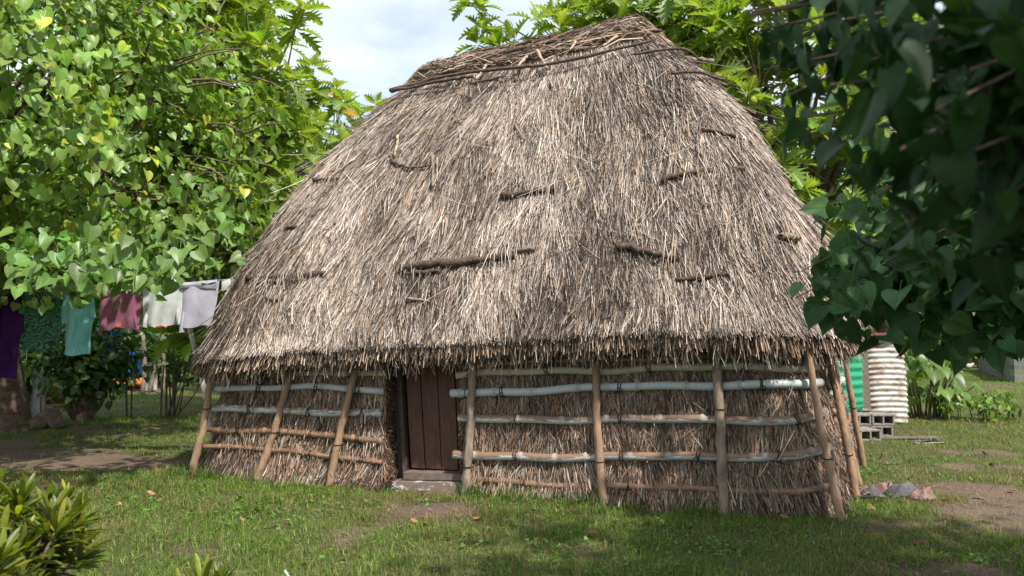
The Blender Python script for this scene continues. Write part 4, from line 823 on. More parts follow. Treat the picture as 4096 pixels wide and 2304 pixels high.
# ------------------------------------------------------------------ washing line
LN = spline([at(-40, 296, 11.5), at(40, 291, 11.4), at(110, 289, 11.3), at(178, 284, 11.2), at(232, 279, 11.1)], 40)
lm = MB(); V, F = tube(LN, 0.006, 6); lm.add(V, F)
M['line'] = mat('line', (0.35, 0.33, 0.3), 0.7)
tag(lm.build('clothesline', M['line']), 'thin washing line strung from the big tree to the roof of the hut', 'washing line')
def line_at(px): 
    q = proj(LN)[0]; k = np.argmin(abs(q - px)); return LN[k], nrmz(LN[min(k + 1, 39)] - LN[max(k - 1, 0)])
def cloth(name, label, cat, px, wid, rows, m, th=0.025, wr=0.02, top=None, nx=25, seed=0, extra=None, group='laundry on the washing line', fold=None, part='sleeve'):
    """rows: (drop, left edge, right edge) in metres from the peg point; a closed double layer with hanging folds"""
    P0, D = line_at(px); N_ = nrmz(np.cross(D, [0, 0, 1.0])); rows = np.array(rows, float); dv = np.linspace(rows[0, 0], rows[-1, 0], 30)
    xl, xr = 1.08 * np.interp(dv, rows[:, 0], rows[:, 1]), 1.08 * np.interp(dv, rows[:, 0], rows[:, 2]); u = np.linspace(0, 1, nx)
    X = xl[:, None] + (xr - xl)[:, None] * u; Dn = np.repeat(dv[:, None], nx, 1); edge = np.sin(u * math.pi) ** 0.6
    r = np.random.default_rng(seed + 3); f1, f2, p1, p2 = r.uniform(9, 16), r.uniform(20, 34), r.uniform(0, 6), r.uniform(0, 6); g = np.clip((Dn - rows[0, 0]) / (rows[-1, 0] - rows[0, 0]), 0, 1)
    wv = 1.4 * wr * (0.35 + 0.65 * g) * (np.sin(X * f1 + p1 + 1.2 * np.sin(Dn * 4 + p2)) + 0.45 * np.sin(X * f2 + p2 + Dn * 3)) + 0.7 * wr * (fbm(np.stack([X * 6, Dn * 4, 0 * X + seed], -1), 3) - 0.5) * 2
    if top is not None: Dn = Dn + np.interp(X, [t[0] for t in top], [t[1] for t in top]) * np.clip(1 - g * 1.6, 0, 1)
    Dn = Dn + 0.012 * np.sin(X * 17 + p1) * g
    mb = MB()
    for sg in (1, -1):
        off = wv + sg * th * edge * (0.5 + 0.5 * np.sin(g * math.pi)) + sg * 0.004
        P = P0 + D * X[..., None] + N_ * off[..., None] - np.array([0, 0, 1.0]) * Dn[..., None]; V, F = grid(P); mb.add(V, F if sg > 0 else F[:, ::-1], luv=np.stack([X, Dn, 0 * X], -1).reshape(-1, 3))
    o = mb.build(name, m); tag(o, label, cat, group)
    if fold:  # the hem doubled over the line
        X2 = np.linspace(rows[0, 1], rows[0, 2], 20); a = np.linspace(0, 1, 8); GX, GA = np.meshgrid(X2, a)
        P = P0 + D * GX[..., None] + N_ * (0.045 - 0.03 * np.abs(GA - 0.5) + 0.01 * np.sin(GX * 20))[..., None] - np.array([0, 0, 1.0]) * (rows[0, 0] - 0.01 + GA * (fold + 0.03 * np.sin(GX * 5 + seed)))[..., None]
        V, F = grid(P); mb = MB(); mb.add(V, F); mb.build('hem', m, o)
    for quad in (extra or ()):
        q = np.array(quad, float); a = np.linspace(0, 1, 10); A, B = np.meshgrid(a, a); XY = (q[0] * (1 - A)[..., None] + q[1] * A[..., None]) * (1 - B)[..., None] + (q[3] * (1 - A)[..., None] + q[2] * A[..., None]) * B[..., None]
        mb = MB()
        for sg in (1, -1):
            P = P0 + D * XY[..., :1] + N_ * (sg * 0.022 * np.sin(A * math.pi) + 0.014 * np.sin(XY[..., 0] * 30 + B * 4) + 0.004 * sg + 0.01)[..., None] - np.array([0, 0, 1.0]) * XY[..., 1:]
            V, F = grid(P); mb.add(V, F if sg > 0 else F[:, ::-1])
        mb.build(part, m, o)
    return o, P0, D, N_
def pattern_mat():
    m = bpy.data.materials.new('leafy_print'); m.use_nodes = True; nt = m.node_tree; N = nt.nodes.new; L = nt.links.new; p = nt.nodes['Principled BSDF']; p.inputs['Roughness'].default_value = 0.85
    a = N('ShaderNodeAttribute'); a.attribute_name = 'luv'
    n0 = N('ShaderNodeTexNoise'); n0.inputs['Scale'].default_value = 4; L(a.outputs['Vector'], n0.inputs['Vector'])
    ma = N('ShaderNodeMix'); ma.data_type = 'VECTOR'; ma.inputs['Factor'].default_value = 0.35; L(a.outputs['Vector'], ma.inputs['A']); L(n0.outputs['Color'], ma.inputs['B'])
    wv = N('ShaderNodeTexWave'); wv.wave_type = 'RINGS'; wv.inputs['Scale'].default_value = 9; wv.inputs['Distortion'].default_value = 9; wv.inputs['Detail Scale'].default_value = 1.4; L(ma.outputs['Result'], wv.inputs['Vector'])
    r = N('ShaderNodeValToRGB'); r.color_ramp.elements[0].position = 0.45; r.color_ramp.elements[1].position = 0.6; r.color_ramp.elements[0].color = (0.012, 0.035, 0.022, 1); r.color_ramp.elements[1].color = (0.05, 0.19, 0.10, 1); L(wv.outputs['Fac'], r.inputs['Fac']); L(r.outputs['Color'], p.inputs['Base Color'])
    return m
fab = dict(rough=0.9, spec=0.1, bump=(220, 0.15, 0.003))
M['purple'] = mat('purple', (0.055, 0.012, 0.095), noise=3, base2=(0.035, 0.008, 0.06), **fab); M['print'] = pattern_mat()
M['teal'] = mat('teal', (0.22, 0.48, 0.46), noise=6, base2=(0.09, 0.34, 0.34), ramp=(0.5, 0.65), stretch=(1, 1, 0.4), **fab); M['mauve'] = mat('mauve', (0.20, 0.075, 0.115), noise=5, base2=(0.26, 0.12, 0.16), ramp=(0.5, 0.7), **fab)
M['pale_grey'] = mat('pale_grey', (0.47, 0.49, 0.48), noise=6, base2=(0.38, 0.40, 0.40), **fab); M['lavender'] = mat('lavender', (0.40, 0.385, 0.46), noise=6, base2=(0.34, 0.33, 0.40), **fab)
M['white_cloth'] = mat('white_cloth', (0.62, 0.62, 0.58), **fab); M['navy'] = mat('navy', (0.03, 0.02, 0.05), **fab); M['red_trim'] = mat('red_trim', (0.5, 0.14, 0.11), **fab); M['orange_print'] = mat('orange_print', (0.5, 0.12, 0.05), **fab)
cloth('dress', 'long dark purple gathered dress hanging next to the tree trunk', 'dress', 12, 0.8, [(0.03, -0.42, 0.12), (0.12, -0.45, 0.20), (0.6, -0.5, 0.19), (1.22, -0.52, 0.17)], M['purple'], 0.05, 0.035, seed=1, extra=[((0.08, 0.10), (0.22, 0.12), (0.27, 0.58), (0.12, 0.62))])
cloth('shirt', 'dark green shirt printed with black swirling patterns', 'shirt', 45, 0.6, [(0.05, -0.26, 0.28), (0.2, -0.29, 0.32), (0.6, -0.26, 0.30), (0.85, -0.27, 0.29)], M['print'], 0.04, 0.02, seed=2, extra=[((-0.24, 0.07), (-0.18, 0.22), (-0.27, 0.36), (-0.34, 0.22))])
cloth('t_shirt', 'pale teal tie-dyed t-shirt sagging from two pegs', 't-shirt', 79, 0.5, [(0.02, -0.18, 0.22), (0.25, -0.19, 0.24), (0.5, -0.20, 0.20), (0.92, -0.19, 0.17)], M['teal'], 0.04, 0.03, top=[(-0.16, 0.0), (0.0, 0.26), (0.08, 0.24), (0.20, 0.06)], seed=3, extra=[((-0.18, 0.03), (-0.11, 0.10), (-0.13, 0.48), (-0.27, 0.46)), ((0.19, 0.10), (0.26, 0.12), (0.27, 0.40), (0.18, 0.38))])
o, P0, D, N_ = cloth('t_shirt', 'mauve t-shirt pegged upside down by its hem', 't-shirt', 121, 0.55, [(0.02, -0.27, 0.27), (0.4, -0.27, 0.29), (0.52, -0.27, 0.28), (0.58, -0.16, 0.17)], M['mauve'], 0.03, 0.015, seed=4, fold=0.09, extra=[((-0.26, 0.32), (-0.20, 0.42), (-0.245, 0.66), (-0.295, 0.60)), ((0.26, 0.34), (0.22, 0.44), (0.25, 0.66), (0.30, 0.58))])
def trim(o, P0, D, N_, x0, x1, d0, sag, r, m):
    x = np.linspace(x0, x1, 12); P = P0 + D * x[:, None] + N_ * 0.045 - np.array([0, 0, 1.0]) * (d0 - sag * np.sin(np.linspace(0, math.pi, 12)))[:, None]; mb = MB(); V, F = tube(P, r, 6); mb.add(V, F); mb.build('neckband', m, o)
trim(o, P0, D, N_, -0.10, 0.10, 0.585, 0.03, 0.009, M['navy'])
V, F = grid(np.array([[P0 + D * x + N_ * (0.052) - np.array([0, 0, z]) for x in (-0.03, 0.0, 0.05)] for z in (0.49, 0.54)])); mb = MB(); mb.add(V, F); mb.build('faded_print', M['orange_print'], o)
o, P0, D, N_ = cloth('t_shirt', 'pale grey t-shirt with red neckband pegged upside down', 't-shirt', 161, 0.55, [(0.02, -0.28, 0.27), (0.35, -0.27, 0.28), (0.52, -0.27, 0.28), (0.58, -0.15, 0.16)], M['pale_grey'], 0.03, 0.02, seed=5, extra=[((-0.25, 0.30), (-0.20, 0.42), (-0.22, 0.58), (-0.28, 0.56)), ((0.26, 0.32), (0.20, 0.42), (0.22, 0.58), (0.29, 0.56))])
trim(o, P0, D, N_, -0.10, 0.09, 0.60, 0.03, 0.010, M['red_trim'])
cloth('t_shirt', 'lavender grey t-shirt folded over the line nearest the roof', 't-shirt', 201, 0.55, [(0.0, -0.27, 0.27), (0.3, -0.25, 0.24), (0.5, -0.24, 0.2), (0.62, -0.23, 0.17)], M['lavender'], 0.03, 0.015, seed=6, fold=0.10, extra=[((-0.25, 0.35), (-0.18, 0.42), (-0.20, 0.68), (-0.28, 0.69))])
cloth('small_cloth', 'small white cloth pegged beside the lavender t-shirt', 'cloth', 224, 0.2, [(0.0, -0.07, 0.07), (0.16, -0.07, 0.075)], M['white_cloth'], 0.01, 0.01, seed=7, part='hem')
cloth('small_cloth', 'small bluish white cloth half hidden by the roof edge', 'cloth', 232, 0.2, [(0.0, -0.045, 0.10), (0.14, -0.04, 0.10)], M['white_cloth'], 0.01, 0.01, seed=8, part='hem')
for nm_, c in (('peg_red', (0.55, 0.05, 0.04)), ('peg_blue', (0.03, 0.16, 0.5)), ('peg_teal', (0.05, 0.45, 0.4))): M[nm_] = mat(nm_, c, 0.45)
def peg(px, m, label):
    P, D = line_at(px); mb = MB()
    for sg in (-1, 1):
        V, F = box((0, sg * 0.012, -0.012), (0.016, 0.008, 0.085), 0, 0.003); V[:, 1] += sg * 0.08 * np.maximum(V[:, 2], 0); mb.add(V + P, F)
    V, F = tube([P + [-0.012, 0, 0.012], P + [0.012, 0, 0.012]], 0.009, 8); mb.add(V, F); tag(mb.build('clothes_peg', m, loc=P), label, 'clothes peg', 'clothes pegs on the washing line')
for a in ((3, 'peg_blue', 'blue clothes peg holding the purple dress'), (11, 'peg_red', 'red clothes peg holding the purple dress'), (141, 'peg_red', 'red clothes peg at the right corner of the mauve t-shirt'), (177, 'peg_red', 'red clothes peg between the grey and lavender t-shirts'), (216, 'peg_blue', 'blue clothes peg at the right corner of the lavender t-shirt'), (230, 'peg_teal', 'teal clothes peg between the two small white cloths')): peg(a[0], M[a[1]], a[2])
M['white_pole'] = mat('white_pole', (0.66, 0.63, 0.6), 0.8, noise=9, base2=(0.2, 0.17, 0.14), ramp=(0.52, 0.68))
mb = MB(); pt = at(177, 283, 11.25); pb = np.array([-4.36, 12.0, -0.15]); V, F = tube(spline([pb, (pb + pt) / 2 + [0.03, 0, 0.02], pt], 14) + rng.normal(0, 0.006, (14, 3)), np.linspace(0.045, 0.03, 14), 8); mb.add(V, F)
for sg in (-1, 1): V, F = tube([pt - [0, 0, 0.04], pt + [sg * 0.04, 0, 0.09]], 0.018, 6); mb.add(V, F)
tag(mb.build('prop_pole', M['white_pole']), 'slanting whitish pole propping up the washing line', 'pole')

# ------------------------------------------------------------------ things under the trees on the left
def bush(name, label, base, blobs, nl, size, tint, tpl=HEART_LO, stems=5, stem_r=0.03, group=None, cat='bush', up=0.5, m='leaf', seed=0, spread=0.22):
    base = np.array(base, float); t = thing(name, label, cat, base, group=group); sm = MB(); cm = MB()
    for (c, rad, n) in blobs:
        c = base + np.array(c); C, D = lumps(n, c, rad, 0.25, 0.18)
        for q in C[rng.choice(n, min(stems, n), replace=False)]:
            b0 = base + [rng.normal(0, 0.06), rng.normal(0, 0.06), -0.12]; V, F = tube(spline([b0, (b0 + q) / 2 + rng.normal(0, 0.08, 3), q], 8), np.linspace(stem_r, stem_r * 0.3, 8), 6, cap=False); sm.add(V, F)
        k = np.repeat(np.arange(n), nl); T = C[k] + rng.normal(0, spread, (len(k), 3)) * [1, 1, 0.8]; T[:, 2] = np.maximum(T[:, 2], 0.05)
        heart_leaves(cm, T, nrmz(T - c), size, tint, tpl=tpl, up=up, hang=0.5)
    sm.build('stems', M['bark'], t, loc=base); cm.build('foliage', M[m], t, loc=base)
    return t
bush('shrub', 'leafy shrub on a thick gnarled stump in front of the far yard', (-8.75, 16.4, 0), [((0, 0, 1.25), (0.95, 0.8, 0.72), 64), ((0.15, -0.1, 0.95), (0.6, 0.5, 0.3), 14)], 16, 0.15, (0.06, 0.12, 0.03), HEART, 9, 0.05)
mb = MB()
for q in range(7): a = q * 0.9; b0 = np.array([-8.75 + 0.12 * math.cos(a), 16.4 + 0.1 * math.sin(a), -0.15]); V, F = tube(spline([b0, b0 + [0.05 * math.cos(a), 0, 0.35], b0 + [0.25 * math.cos(a), 0.1 * math.sin(a), 0.75]], 7), np.linspace(0.11, 0.045, 7), 8); mb.add(V, F)
mb.build('stump', M['bark'], bpy.data.objects['shrub'], loc=(-8.75, 16.4, 0))
bush('feathery_shrub', 'light feathery green shrub beside the left wall of the hut', (-7.3, 17.3, 0), [((0.15, 0, 1.55), (0.85, 0.7, 0.8), 60), ((0, 0, 2.2), (0.9, 0.6, 0.5), 25)], 26, 0.09, (0.075, 0.15, 0.03), STRAP, 5, 0.02)
def stake(px, py, d, topy, r, label, dx=0.0, m='bark_pale'):
    b = at(px, py, d); b[2] = -0.1; tp = at(px, topy, d) + [dx, 0, 0]; mb = MB(); V, F = tube(spline([b, (b + tp) / 2 + rng.normal(0, 0.03, 3), tp], 10), np.linspace(r, r * 0.75, 10), 7); mb.add(V, F); tag(mb.build('sapling_stem', M[m]), label, 'sapling', 'thin stems in the yard left of the hut')
stake(127, 418, 17, 335, 0.022, 'thin dark sapling stem, left one of the near pair by the shrub', m='bark'); stake(131.5, 418, 16.8, 340, 0.02, 'thin dark sapling stem, right one of the near pair by the shrub', m='bark')
stake(161, 415, 17, 365, 0.02, 'thin brown stem under the feathery shrub, the left one', 0.06, 'bark'); stake(167, 413, 17, 368, 0.018, 'thin brown stem under the feathery shrub, the right one', m='bark')
stake(122, 385, 24, 340, 0.05, 'slender pale trunk farther back, leftmost of four'); stake(143, 382, 24, 335, 0.07, 'slender pale trunk farther back, straightest and thickest of four'); stake(149, 382, 24.5, 330, 0.06, 'slender pale trunk farther back leaning to the right', 0.45); stake(163, 380, 24, 325, 0.06, 'slender pale trunk farther back nearest the hut', -0.05)
for k_i, (px, d, sz, tint) in enumerate([(60, 26, 1.5, (0.05, 0.10, 0.03)), (95, 30, 1.7, (0.045, 0.085, 0.03)), (130, 27, 1.2, (0.05, 0.11, 0.025)), (175, 28, 1.6, (0.05, 0.10, 0.03)), (20, 30, 1.8, (0.04, 0.08, 0.03)), (215, 30, 1.7, (0.05, 0.10, 0.03))]):
    b = at(px, 378, d); b[2] = 0
    bush('garden_bush', ['dense dark bush behind the trunk of the left tree', 'dark bush straight behind the shrub on the stump', 'low bright bush behind the pair of sapling stems', 'bush behind the white prop pole', 'dark bush at the left picture edge behind the trunk', 'bush tucked behind the left corner of the hut'][k_i], b, [((0, 0, 1.1 * sz), (1.5 * sz, 0.9, 1.05 * sz), 60)], 16, 0.24, tint, group='bushes across the far yard', stems=6, spread=0.3)
M['concrete'] = mat('concrete', (0.30, 0.28, 0.26), 0.9, noise=7, base2=(0.19, 0.18, 0.165), bump=(40, 0.4, 0.01)); M['block'] = mat('block', (0.26, 0.235, 0.215), 0.95, noise=14, base2=(0.17, 0.155, 0.14), bump=(90, 0.6, 0.008))
M['white_plastic'] = mat('white_plastic', (0.6, 0.62, 0.64), 0.4); M['blue_plastic'] = mat('blue_plastic', (0.02, 0.19, 0.5), 0.4); M['blue_cloth'] = mat('blue_cloth', (0.02, 0.16, 0.42), 0.85, noise=5, base2=(0.01, 0.08, 0.24)); M['crate_wood'] = mat('crate_wood', (0.24, 0.11, 0.05), 0.85, noise=8, base2=(0.13, 0.06, 0.03)); M['orange'] = mat('orange', (0.55, 0.2, 0.04), 0.6)
b = at(35.5, 405, 17.4); mb = MB(); V, F = box((b[0], 17.4, 0.75), (0.34, 0.26, 1.9), 0.1, 0.02); V[:, 2] += 0.02 * np.sin(V[:, 0] * 9); mb.add(V, F); tag(mb.build('concrete_post', M['concrete']), 'short grey concrete post just right of the big tree trunk', 'post')
b = at(44, 374, 19.5); tb = thing('washing_stand', 'low plank stand carrying a white tub behind the concrete post', 'stand', (b[0], 19.5, 0))
mb = MB(); V, F = box((0, 0, 0.62), (1.0, 0.5, 0.05)); mb.add(V, F); mb.build('top', M['grey_wood'], tb)
for sx in (-0.42, 0.42):
    for sy in (-0.2, 0.2): mb = MB(); V, F = box((sx, sy, 0.26), (0.06, 0.06, 0.66)); mb.add(V, F); mb.build('leg', M['grey_wood'], tb)
def lathe(prof, sides=28):
    a = np.arange(sides) / sides * 2 * math.pi; P = np.stack([np.stack([r * np.cos(a), r * np.sin(a), 0 * a + z], -1) for r, z in prof]); n = len(prof); i = np.arange(n - 1)[:, None]; j = np.arange(sides)[None]
    F = np.stack(np.broadcast_arrays(i * sides + j, i * sides + (j + 1) % sides, (i + 1) * sides + (j + 1) % sides, (i + 1) * sides + j), -1).reshape(-1, 4); return P.reshape(-1, 3), F
tub = thing('tub', 'white plastic tub with a blue rim on the plank stand', 'tub', (b[0] + 0.05, 19.5, 0.645)); mb = MB(); V, F = lathe([(0.001, 0.005), (0.24, 0.0), (0.30, 0.3), (0.29, 0.3), (0.23, 0.02), (0.001, 0.02)]); mb.add(V, F); mb.build('body', M['white_plastic'], tub); mb = MB(); V, F = lathe([(0.30, 0.28), (0.33, 0.30), (0.33, 0.35), (0.15, 0.39), (0.001, 0.40)]); mb.add(V, F); mb.build('lid', M['blue_plastic'], tub)
b = at(54, 398, 19); cr = thing('wooden_crate', 'brown slatted wooden crate on the ground below the plank stand', 'crate', (b[0], 19, 0)); mb = MB()
for z in (0.1, 0.26, 0.42):
    for (c, s_2) in (((0, -0.24, z), (0.85, 0.02, 0.12)), ((0, 0.24, z), (0.85, 0.02, 0.12)), ((-0.43, 0, z), (0.02, 0.46, 0.12)), ((0.43, 0, z), (0.02, 0.46, 0.12))): V, F = box(c, s_2); mb.add(V, F)
mb.build('slats', M['crate_wood'], cr); mb = MB()
for sx in (-0.39, 0.39):
    for sy in (-0.21, 0.21): V, F = box((sx, sy, 0.24), (0.05, 0.035, 0.5)); mb.add(V, F)
mb.build('corner_posts', M['crate_wood'], cr)
def hung(name, label, px, py, d, wd, ht_, m, seed):
    c = at(px, py, d); u = np.linspace(-0.5, 0.5, 16); v = np.linspace(0, 1, 14); A, B = np.meshgrid(u, v); mb = MB()
    for sg in (1, -1): P = c + np.stack([A * wd * (1 - 0.15 * B + 0.1 * np.sin(B * 5 + seed)), 0.05 * np.sin(A * 14 + seed + B) + sg * 0.012, -B * ht_ + 0.03 * np.sin(A * 8 + seed)], -1); V, F = grid(P); mb.add(V, F if sg < 0 else F[:, ::-1])
    return tag(mb.build(name, m), label, 'cloth')
hung('hanging_cloth', 'deep blue cloth hung low among the leaves of the shrub', 107, 330, 18.6, 0.55, 0.7, M['blue_cloth'], 1); hung('tarpaulin', 'bright blue tarpaulin scrap showing through the bushes', 129, 352, 23, 0.9, 0.6, M['blue_plastic'], 2)
mb = MB(); b = at(132, 381, 26); 
for q in range(5): V, F = lathe([(0.001, 0), (0.16, 0.06), (0.22, 0.16), (0.15, 0.27), (0.001, 0.31)], 12); mb.add(V * rng.uniform(0.8, 1.1) + [b[0] + (q - 2) * 0.27, 26 + rng.normal(0, 0.1), 0], F)
tag(mb.build('coconut_heap', M['orange']), 'small heap of orange brown coconuts on the far dirt path', 'coconuts')
b = at(118, 372, 25); wt = thing('work_bench', 'pale weathered bench standing on the far dirt path', 'bench', (b[0], 25, 0)); mb = MB(); V, F = box((0, 0, 0.8), (2.4, 0.7, 0.08)); mb.add(V, F); mb.build('top', M['concrete'], wt)
for sx in (-1.0, 1.0): mb = MB(); V, F = box((sx, 0, 0.37), (0.25, 0.5, 0.78)); mb.add(V, F); mb.build('leg', M['concrete'], wt)
b = at(209, 328, 17); sg_ = thing('wooden_box', 'brown wooden box on a post behind the lavender t-shirt', 'box', (b[0], 17, 0)); mb = MB(); V, F = box((0, 0, 1.85), (0.75, 0.4, 0.28), 0, 0.02); mb.add(V, F); mb.build('body', M['crate_wood'], sg_); mb = MB(); V, F = tube([(0, 0, -0.1), (0, 0, 1.7)], 0.05, 8); mb.add(V, F); mb.build('post', M['bark'], sg_); mb = MB(); V, F = box((0, -0.02, 2.0), (0.85, 0.48, 0.03)); mb.add(V, F); mb.build('lid', M['grey_wood'], sg_)

# ------------------------------------------------------------------ tanks, blocks and plants right of the hut
M['tank'] = mat('tank', (0.015, 0.27, 0.14), 0.35, noise=3, base2=(0.012, 0.22, 0.115), spec=0.5); M['rust_sheet'] = mat('rust_sheet', (0.47, 0.46, 0.43), 0.6, noise=4.5, base2=(0.22, 0.125, 0.075), ramp=(0.47, 0.66), metal=0.1, stretch=(1, 1, 2)); M['rust'] = mat('rust', (0.15, 0.05, 0.035), 0.8, noise=12, base2=(0.09, 0.04, 0.03))
tk = thing('water_tank', 'green ribbed plastic water tank standing on concrete blocks', 'water tank', (5.78, 14.75, 0.335)); z = np.linspace(0, 2.1, 120); rr = 0.60 + np.where((z > 0.12) & (z < 1.5), 0.010 * np.sin(z * 2 * math.pi / 0.15), 0) - 0.03 * np.exp(-(z / 0.05) ** 2)
mb = MB(); V, F = lathe([(0.001, 0)] + list(zip(rr, z)) + [(0.45, 2.22), (0.25, 2.3), (0.001, 2.32)], 48); mb.add(V, F); mb.build('body', M['tank'], tk); mb = MB(); V, F = lathe([(0.25, 2.28), (0.27, 2.36), (0.001, 2.38)], 24); mb.add(V, F); mb.build('lid', M['tank'], tk)
def block(x, y, z, rz, label, group='concrete blocks under the water tank'):
    """hollow block: two cells open to both long-axis ends"""
    mb = MB(); w_, d_, h_, t_ = 0.39, 0.39, 0.19, 0.032
    for c, s_3 in (((0, 0, t_ / 2), (w_, d_, t_)), ((0, 0, h_ - t_ / 2), (w_, d_, t_)), ((-w_ / 2 + t_ / 2, 0, h_ / 2), (t_, d_ - 0.006, h_ - 2 * t_)), ((w_ / 2 - t_ / 2, 0, h_ / 2), (t_, d_ - 0.006, h_ - 2 * t_)), ((0, 0, h_ / 2), (t_, d_ - 0.006, h_ - 2 * t_))): V, F = box(c, s_3, 0, 0.004); mb.add(V, F)
    o = mb.build('concrete_block', M['block'], smooth=False); o.location = (x, y, z); o.rotation_euler = (0, 0, rz); tag(o, label, 'concrete block', group)
kx = 0
for lay, z in ((0, -0.055), (1, 0.142)):
    for q in range(4):
        block(5.15 + 0.41 * q + 0.03 * lay, 14.05 + 0.02 * q, z, R(-2 + 3 * (q % 2)), ['hollow concrete block, %s of the %s course under the green tank' % (a, 'lower' if lay == 0 else 'upper') for a in ('leftmost', 'second from the left', 'third from the left', 'rightmost')][q])
        block(5.15 + 0.41 * q + 0.03 * lay, 14.95 + 0.02 * q, z, R(2), 'concrete block of the back %s row, %s under the tank' % ('lower' if lay == 0 else 'upper', ('far left', 'left of the middle', 'right of the middle', 'far right')[q]))
block(5.9, 13.55, -0.055, R(12), 'loose concrete block lying in front of the tank base')
mb = MB(); b = at(866.5, 415, 15.6); V, F = box((b[0], 15.6, 1.05), (0.20, 0.06, 2.3), 0.1, 0.006); V[:, 0] -= 0.04 * V[:, 2]; mb.add(V, F); tag(mb.build('upright_plank', M['grey_wood'], smooth=False), 'brown upright plank between the green tank and the rusty white tank', 'plank')
ct = thing('corrugated_tank', 'old white corrugated iron tank streaked with rust', 'tank', (7.52, 16.3, -0.05)); z = np.linspace(0, 1.72, 150); rr = 0.42 + 0.011 * np.sin(z * 2 * math.pi / 0.108) + 0.015 * np.sin(z * 2.2)
mb = MB(); a = np.arange(40) / 40 * 2 * math.pi; P = np.stack([np.stack([r * np.sign(np.cos(a)) * np.abs(np.cos(a)) ** 0.55 * (1 + 0.03 * np.sin(2 * a + zz)), r * 0.8 * np.sign(np.sin(a)) * np.abs(np.sin(a)) ** 0.55, 0 * a + zz + 0.012 * np.sin(3 * a)], -1) for r, zz in zip(rr, z)]); P[:, :, 0] -= 0.05 * (P[:, :, 2]) ; i = np.arange(149)[:, None]; j = np.arange(40)[None]
F = np.stack(np.broadcast_arrays(i * 40 + j, i * 40 + (j + 1) % 40, (i + 1) * 40 + (j + 1) % 40, (i + 1) * 40 + j), -1).reshape(-1, 4); mb.add(P.reshape(-1, 3), F); mb.build('corrugated_body', M['rust_sheet'], ct); mb = MB(); V, F = lathe([(0.43, 1.66), (0.455, 1.68), (0.455, 1.76), (0.30, 1.79), (0.001, 1.80)], 32); mb.add(V - [0.085, 0, 0], F); mb.build('rim', M['rust'], ct)
mb = MB(); b = at(892, 330, 18.5); V, F = tube(spline([(b[0], 18.5, -0.2), (b[0] - 0.1, 18.5, 1.2), (b[0] - 0.2, 18.5, 2.35)], 12), np.linspace(0.26, 0.20, 12) * (1 + 0.1 * rng.normal(0, 1, 12)), 9); mb.add(V, F); tag(mb.build('dead_palm_stump', M['bark']), 'shaggy brown dead palm stump behind the rusty white tank', 'stump')
mb = MB(); V, F = box((6.6, 13.55, -0.02), (1.2, 0.16, 0.035), 0.05); mb.add(V, F); tag(mb.build('plank', M['grey_wood'], smooth=False), 'dark plank lying in the grass before the concrete blocks', 'plank')
mb = MB(); V, F = box((6.75, 13.15, -0.05), (0.5, 0.28, 0.05), 0.3, 0.015); mb.add(V, F); tag(mb.build('stone_slab', M['concrete']), 'flat pale slab sunk in the lawn near the dark plank', 'slab')
# taro
ta_c = np.array([8.75, 17.0, 0.0]); ta = thing('taro_plant', 'clump of taro with big yellow green leaves beside the rusty tank', 'plant', ta_c); lf = MB(); sm = lf
for q in range(24):
    a = rng.uniform(0, 6.28); r_ = rng.uniform(0.1, 1.0); tip = ta_c + np.array([math.cos(a) * r_ * 1.1 + 0.1, math.sin(a) * r_ * 0.6, rng.uniform(0.35, 1.15) * (1.15 - 0.4 * r_)]); b0 = ta_c + np.array([math.cos(a) * r_ * 0.45, math.sin(a) * 0.3 * r_, -0.1])
    V, F = tube(spline([b0, (b0 + tip) / 2 + [0, 0, 0.12], tip], 8), np.linspace(0.024, 0.010, 8), 6, cap=False); sm.add(V, F, (0.10, 0.09, 0.04))
    y = np.array([math.cos(a), math.sin(a) * 0.6 - 0.25, -0.75]); inst(HEART, frames(nrmz(y)[None], np.array([[0.1 + 0.5 * math.cos(a), -0.9, 0.55]]) + rng.normal(0, 0.25, (1, 3))) * rng.uniform(0.2, 0.38), tip[None], lf, vary((0.10, 0.175, 0.03), 1, 0.2, 0.08))
for q in range(36):
    c = ta_c + np.array([rng.uniform(0.1, 1.9), rng.normal(-0.2, 0.4), -0.05]); h = rng.uniform(0.2, 0.6); V, F = tube([c, c + [rng.normal(0, 0.05), 0, h]], 0.012, 5, cap=False); sm.add(V, F, (0.2, 0.25, 0.08)); n = 6; T = np.repeat((c + [0, 0, h * 0.9])[None], n, 0) + rng.normal(0, 0.07, (n, 3)); heart_leaves(lf, T, nrmz(rng.normal(0, 1, (n, 3)) + [0, -0.8, 0.3]), 0.14, (0.13, 0.21, 0.04), tpl=HEART_LO)
lf.build('foliage', M['leaf'], ta, loc=ta_c)
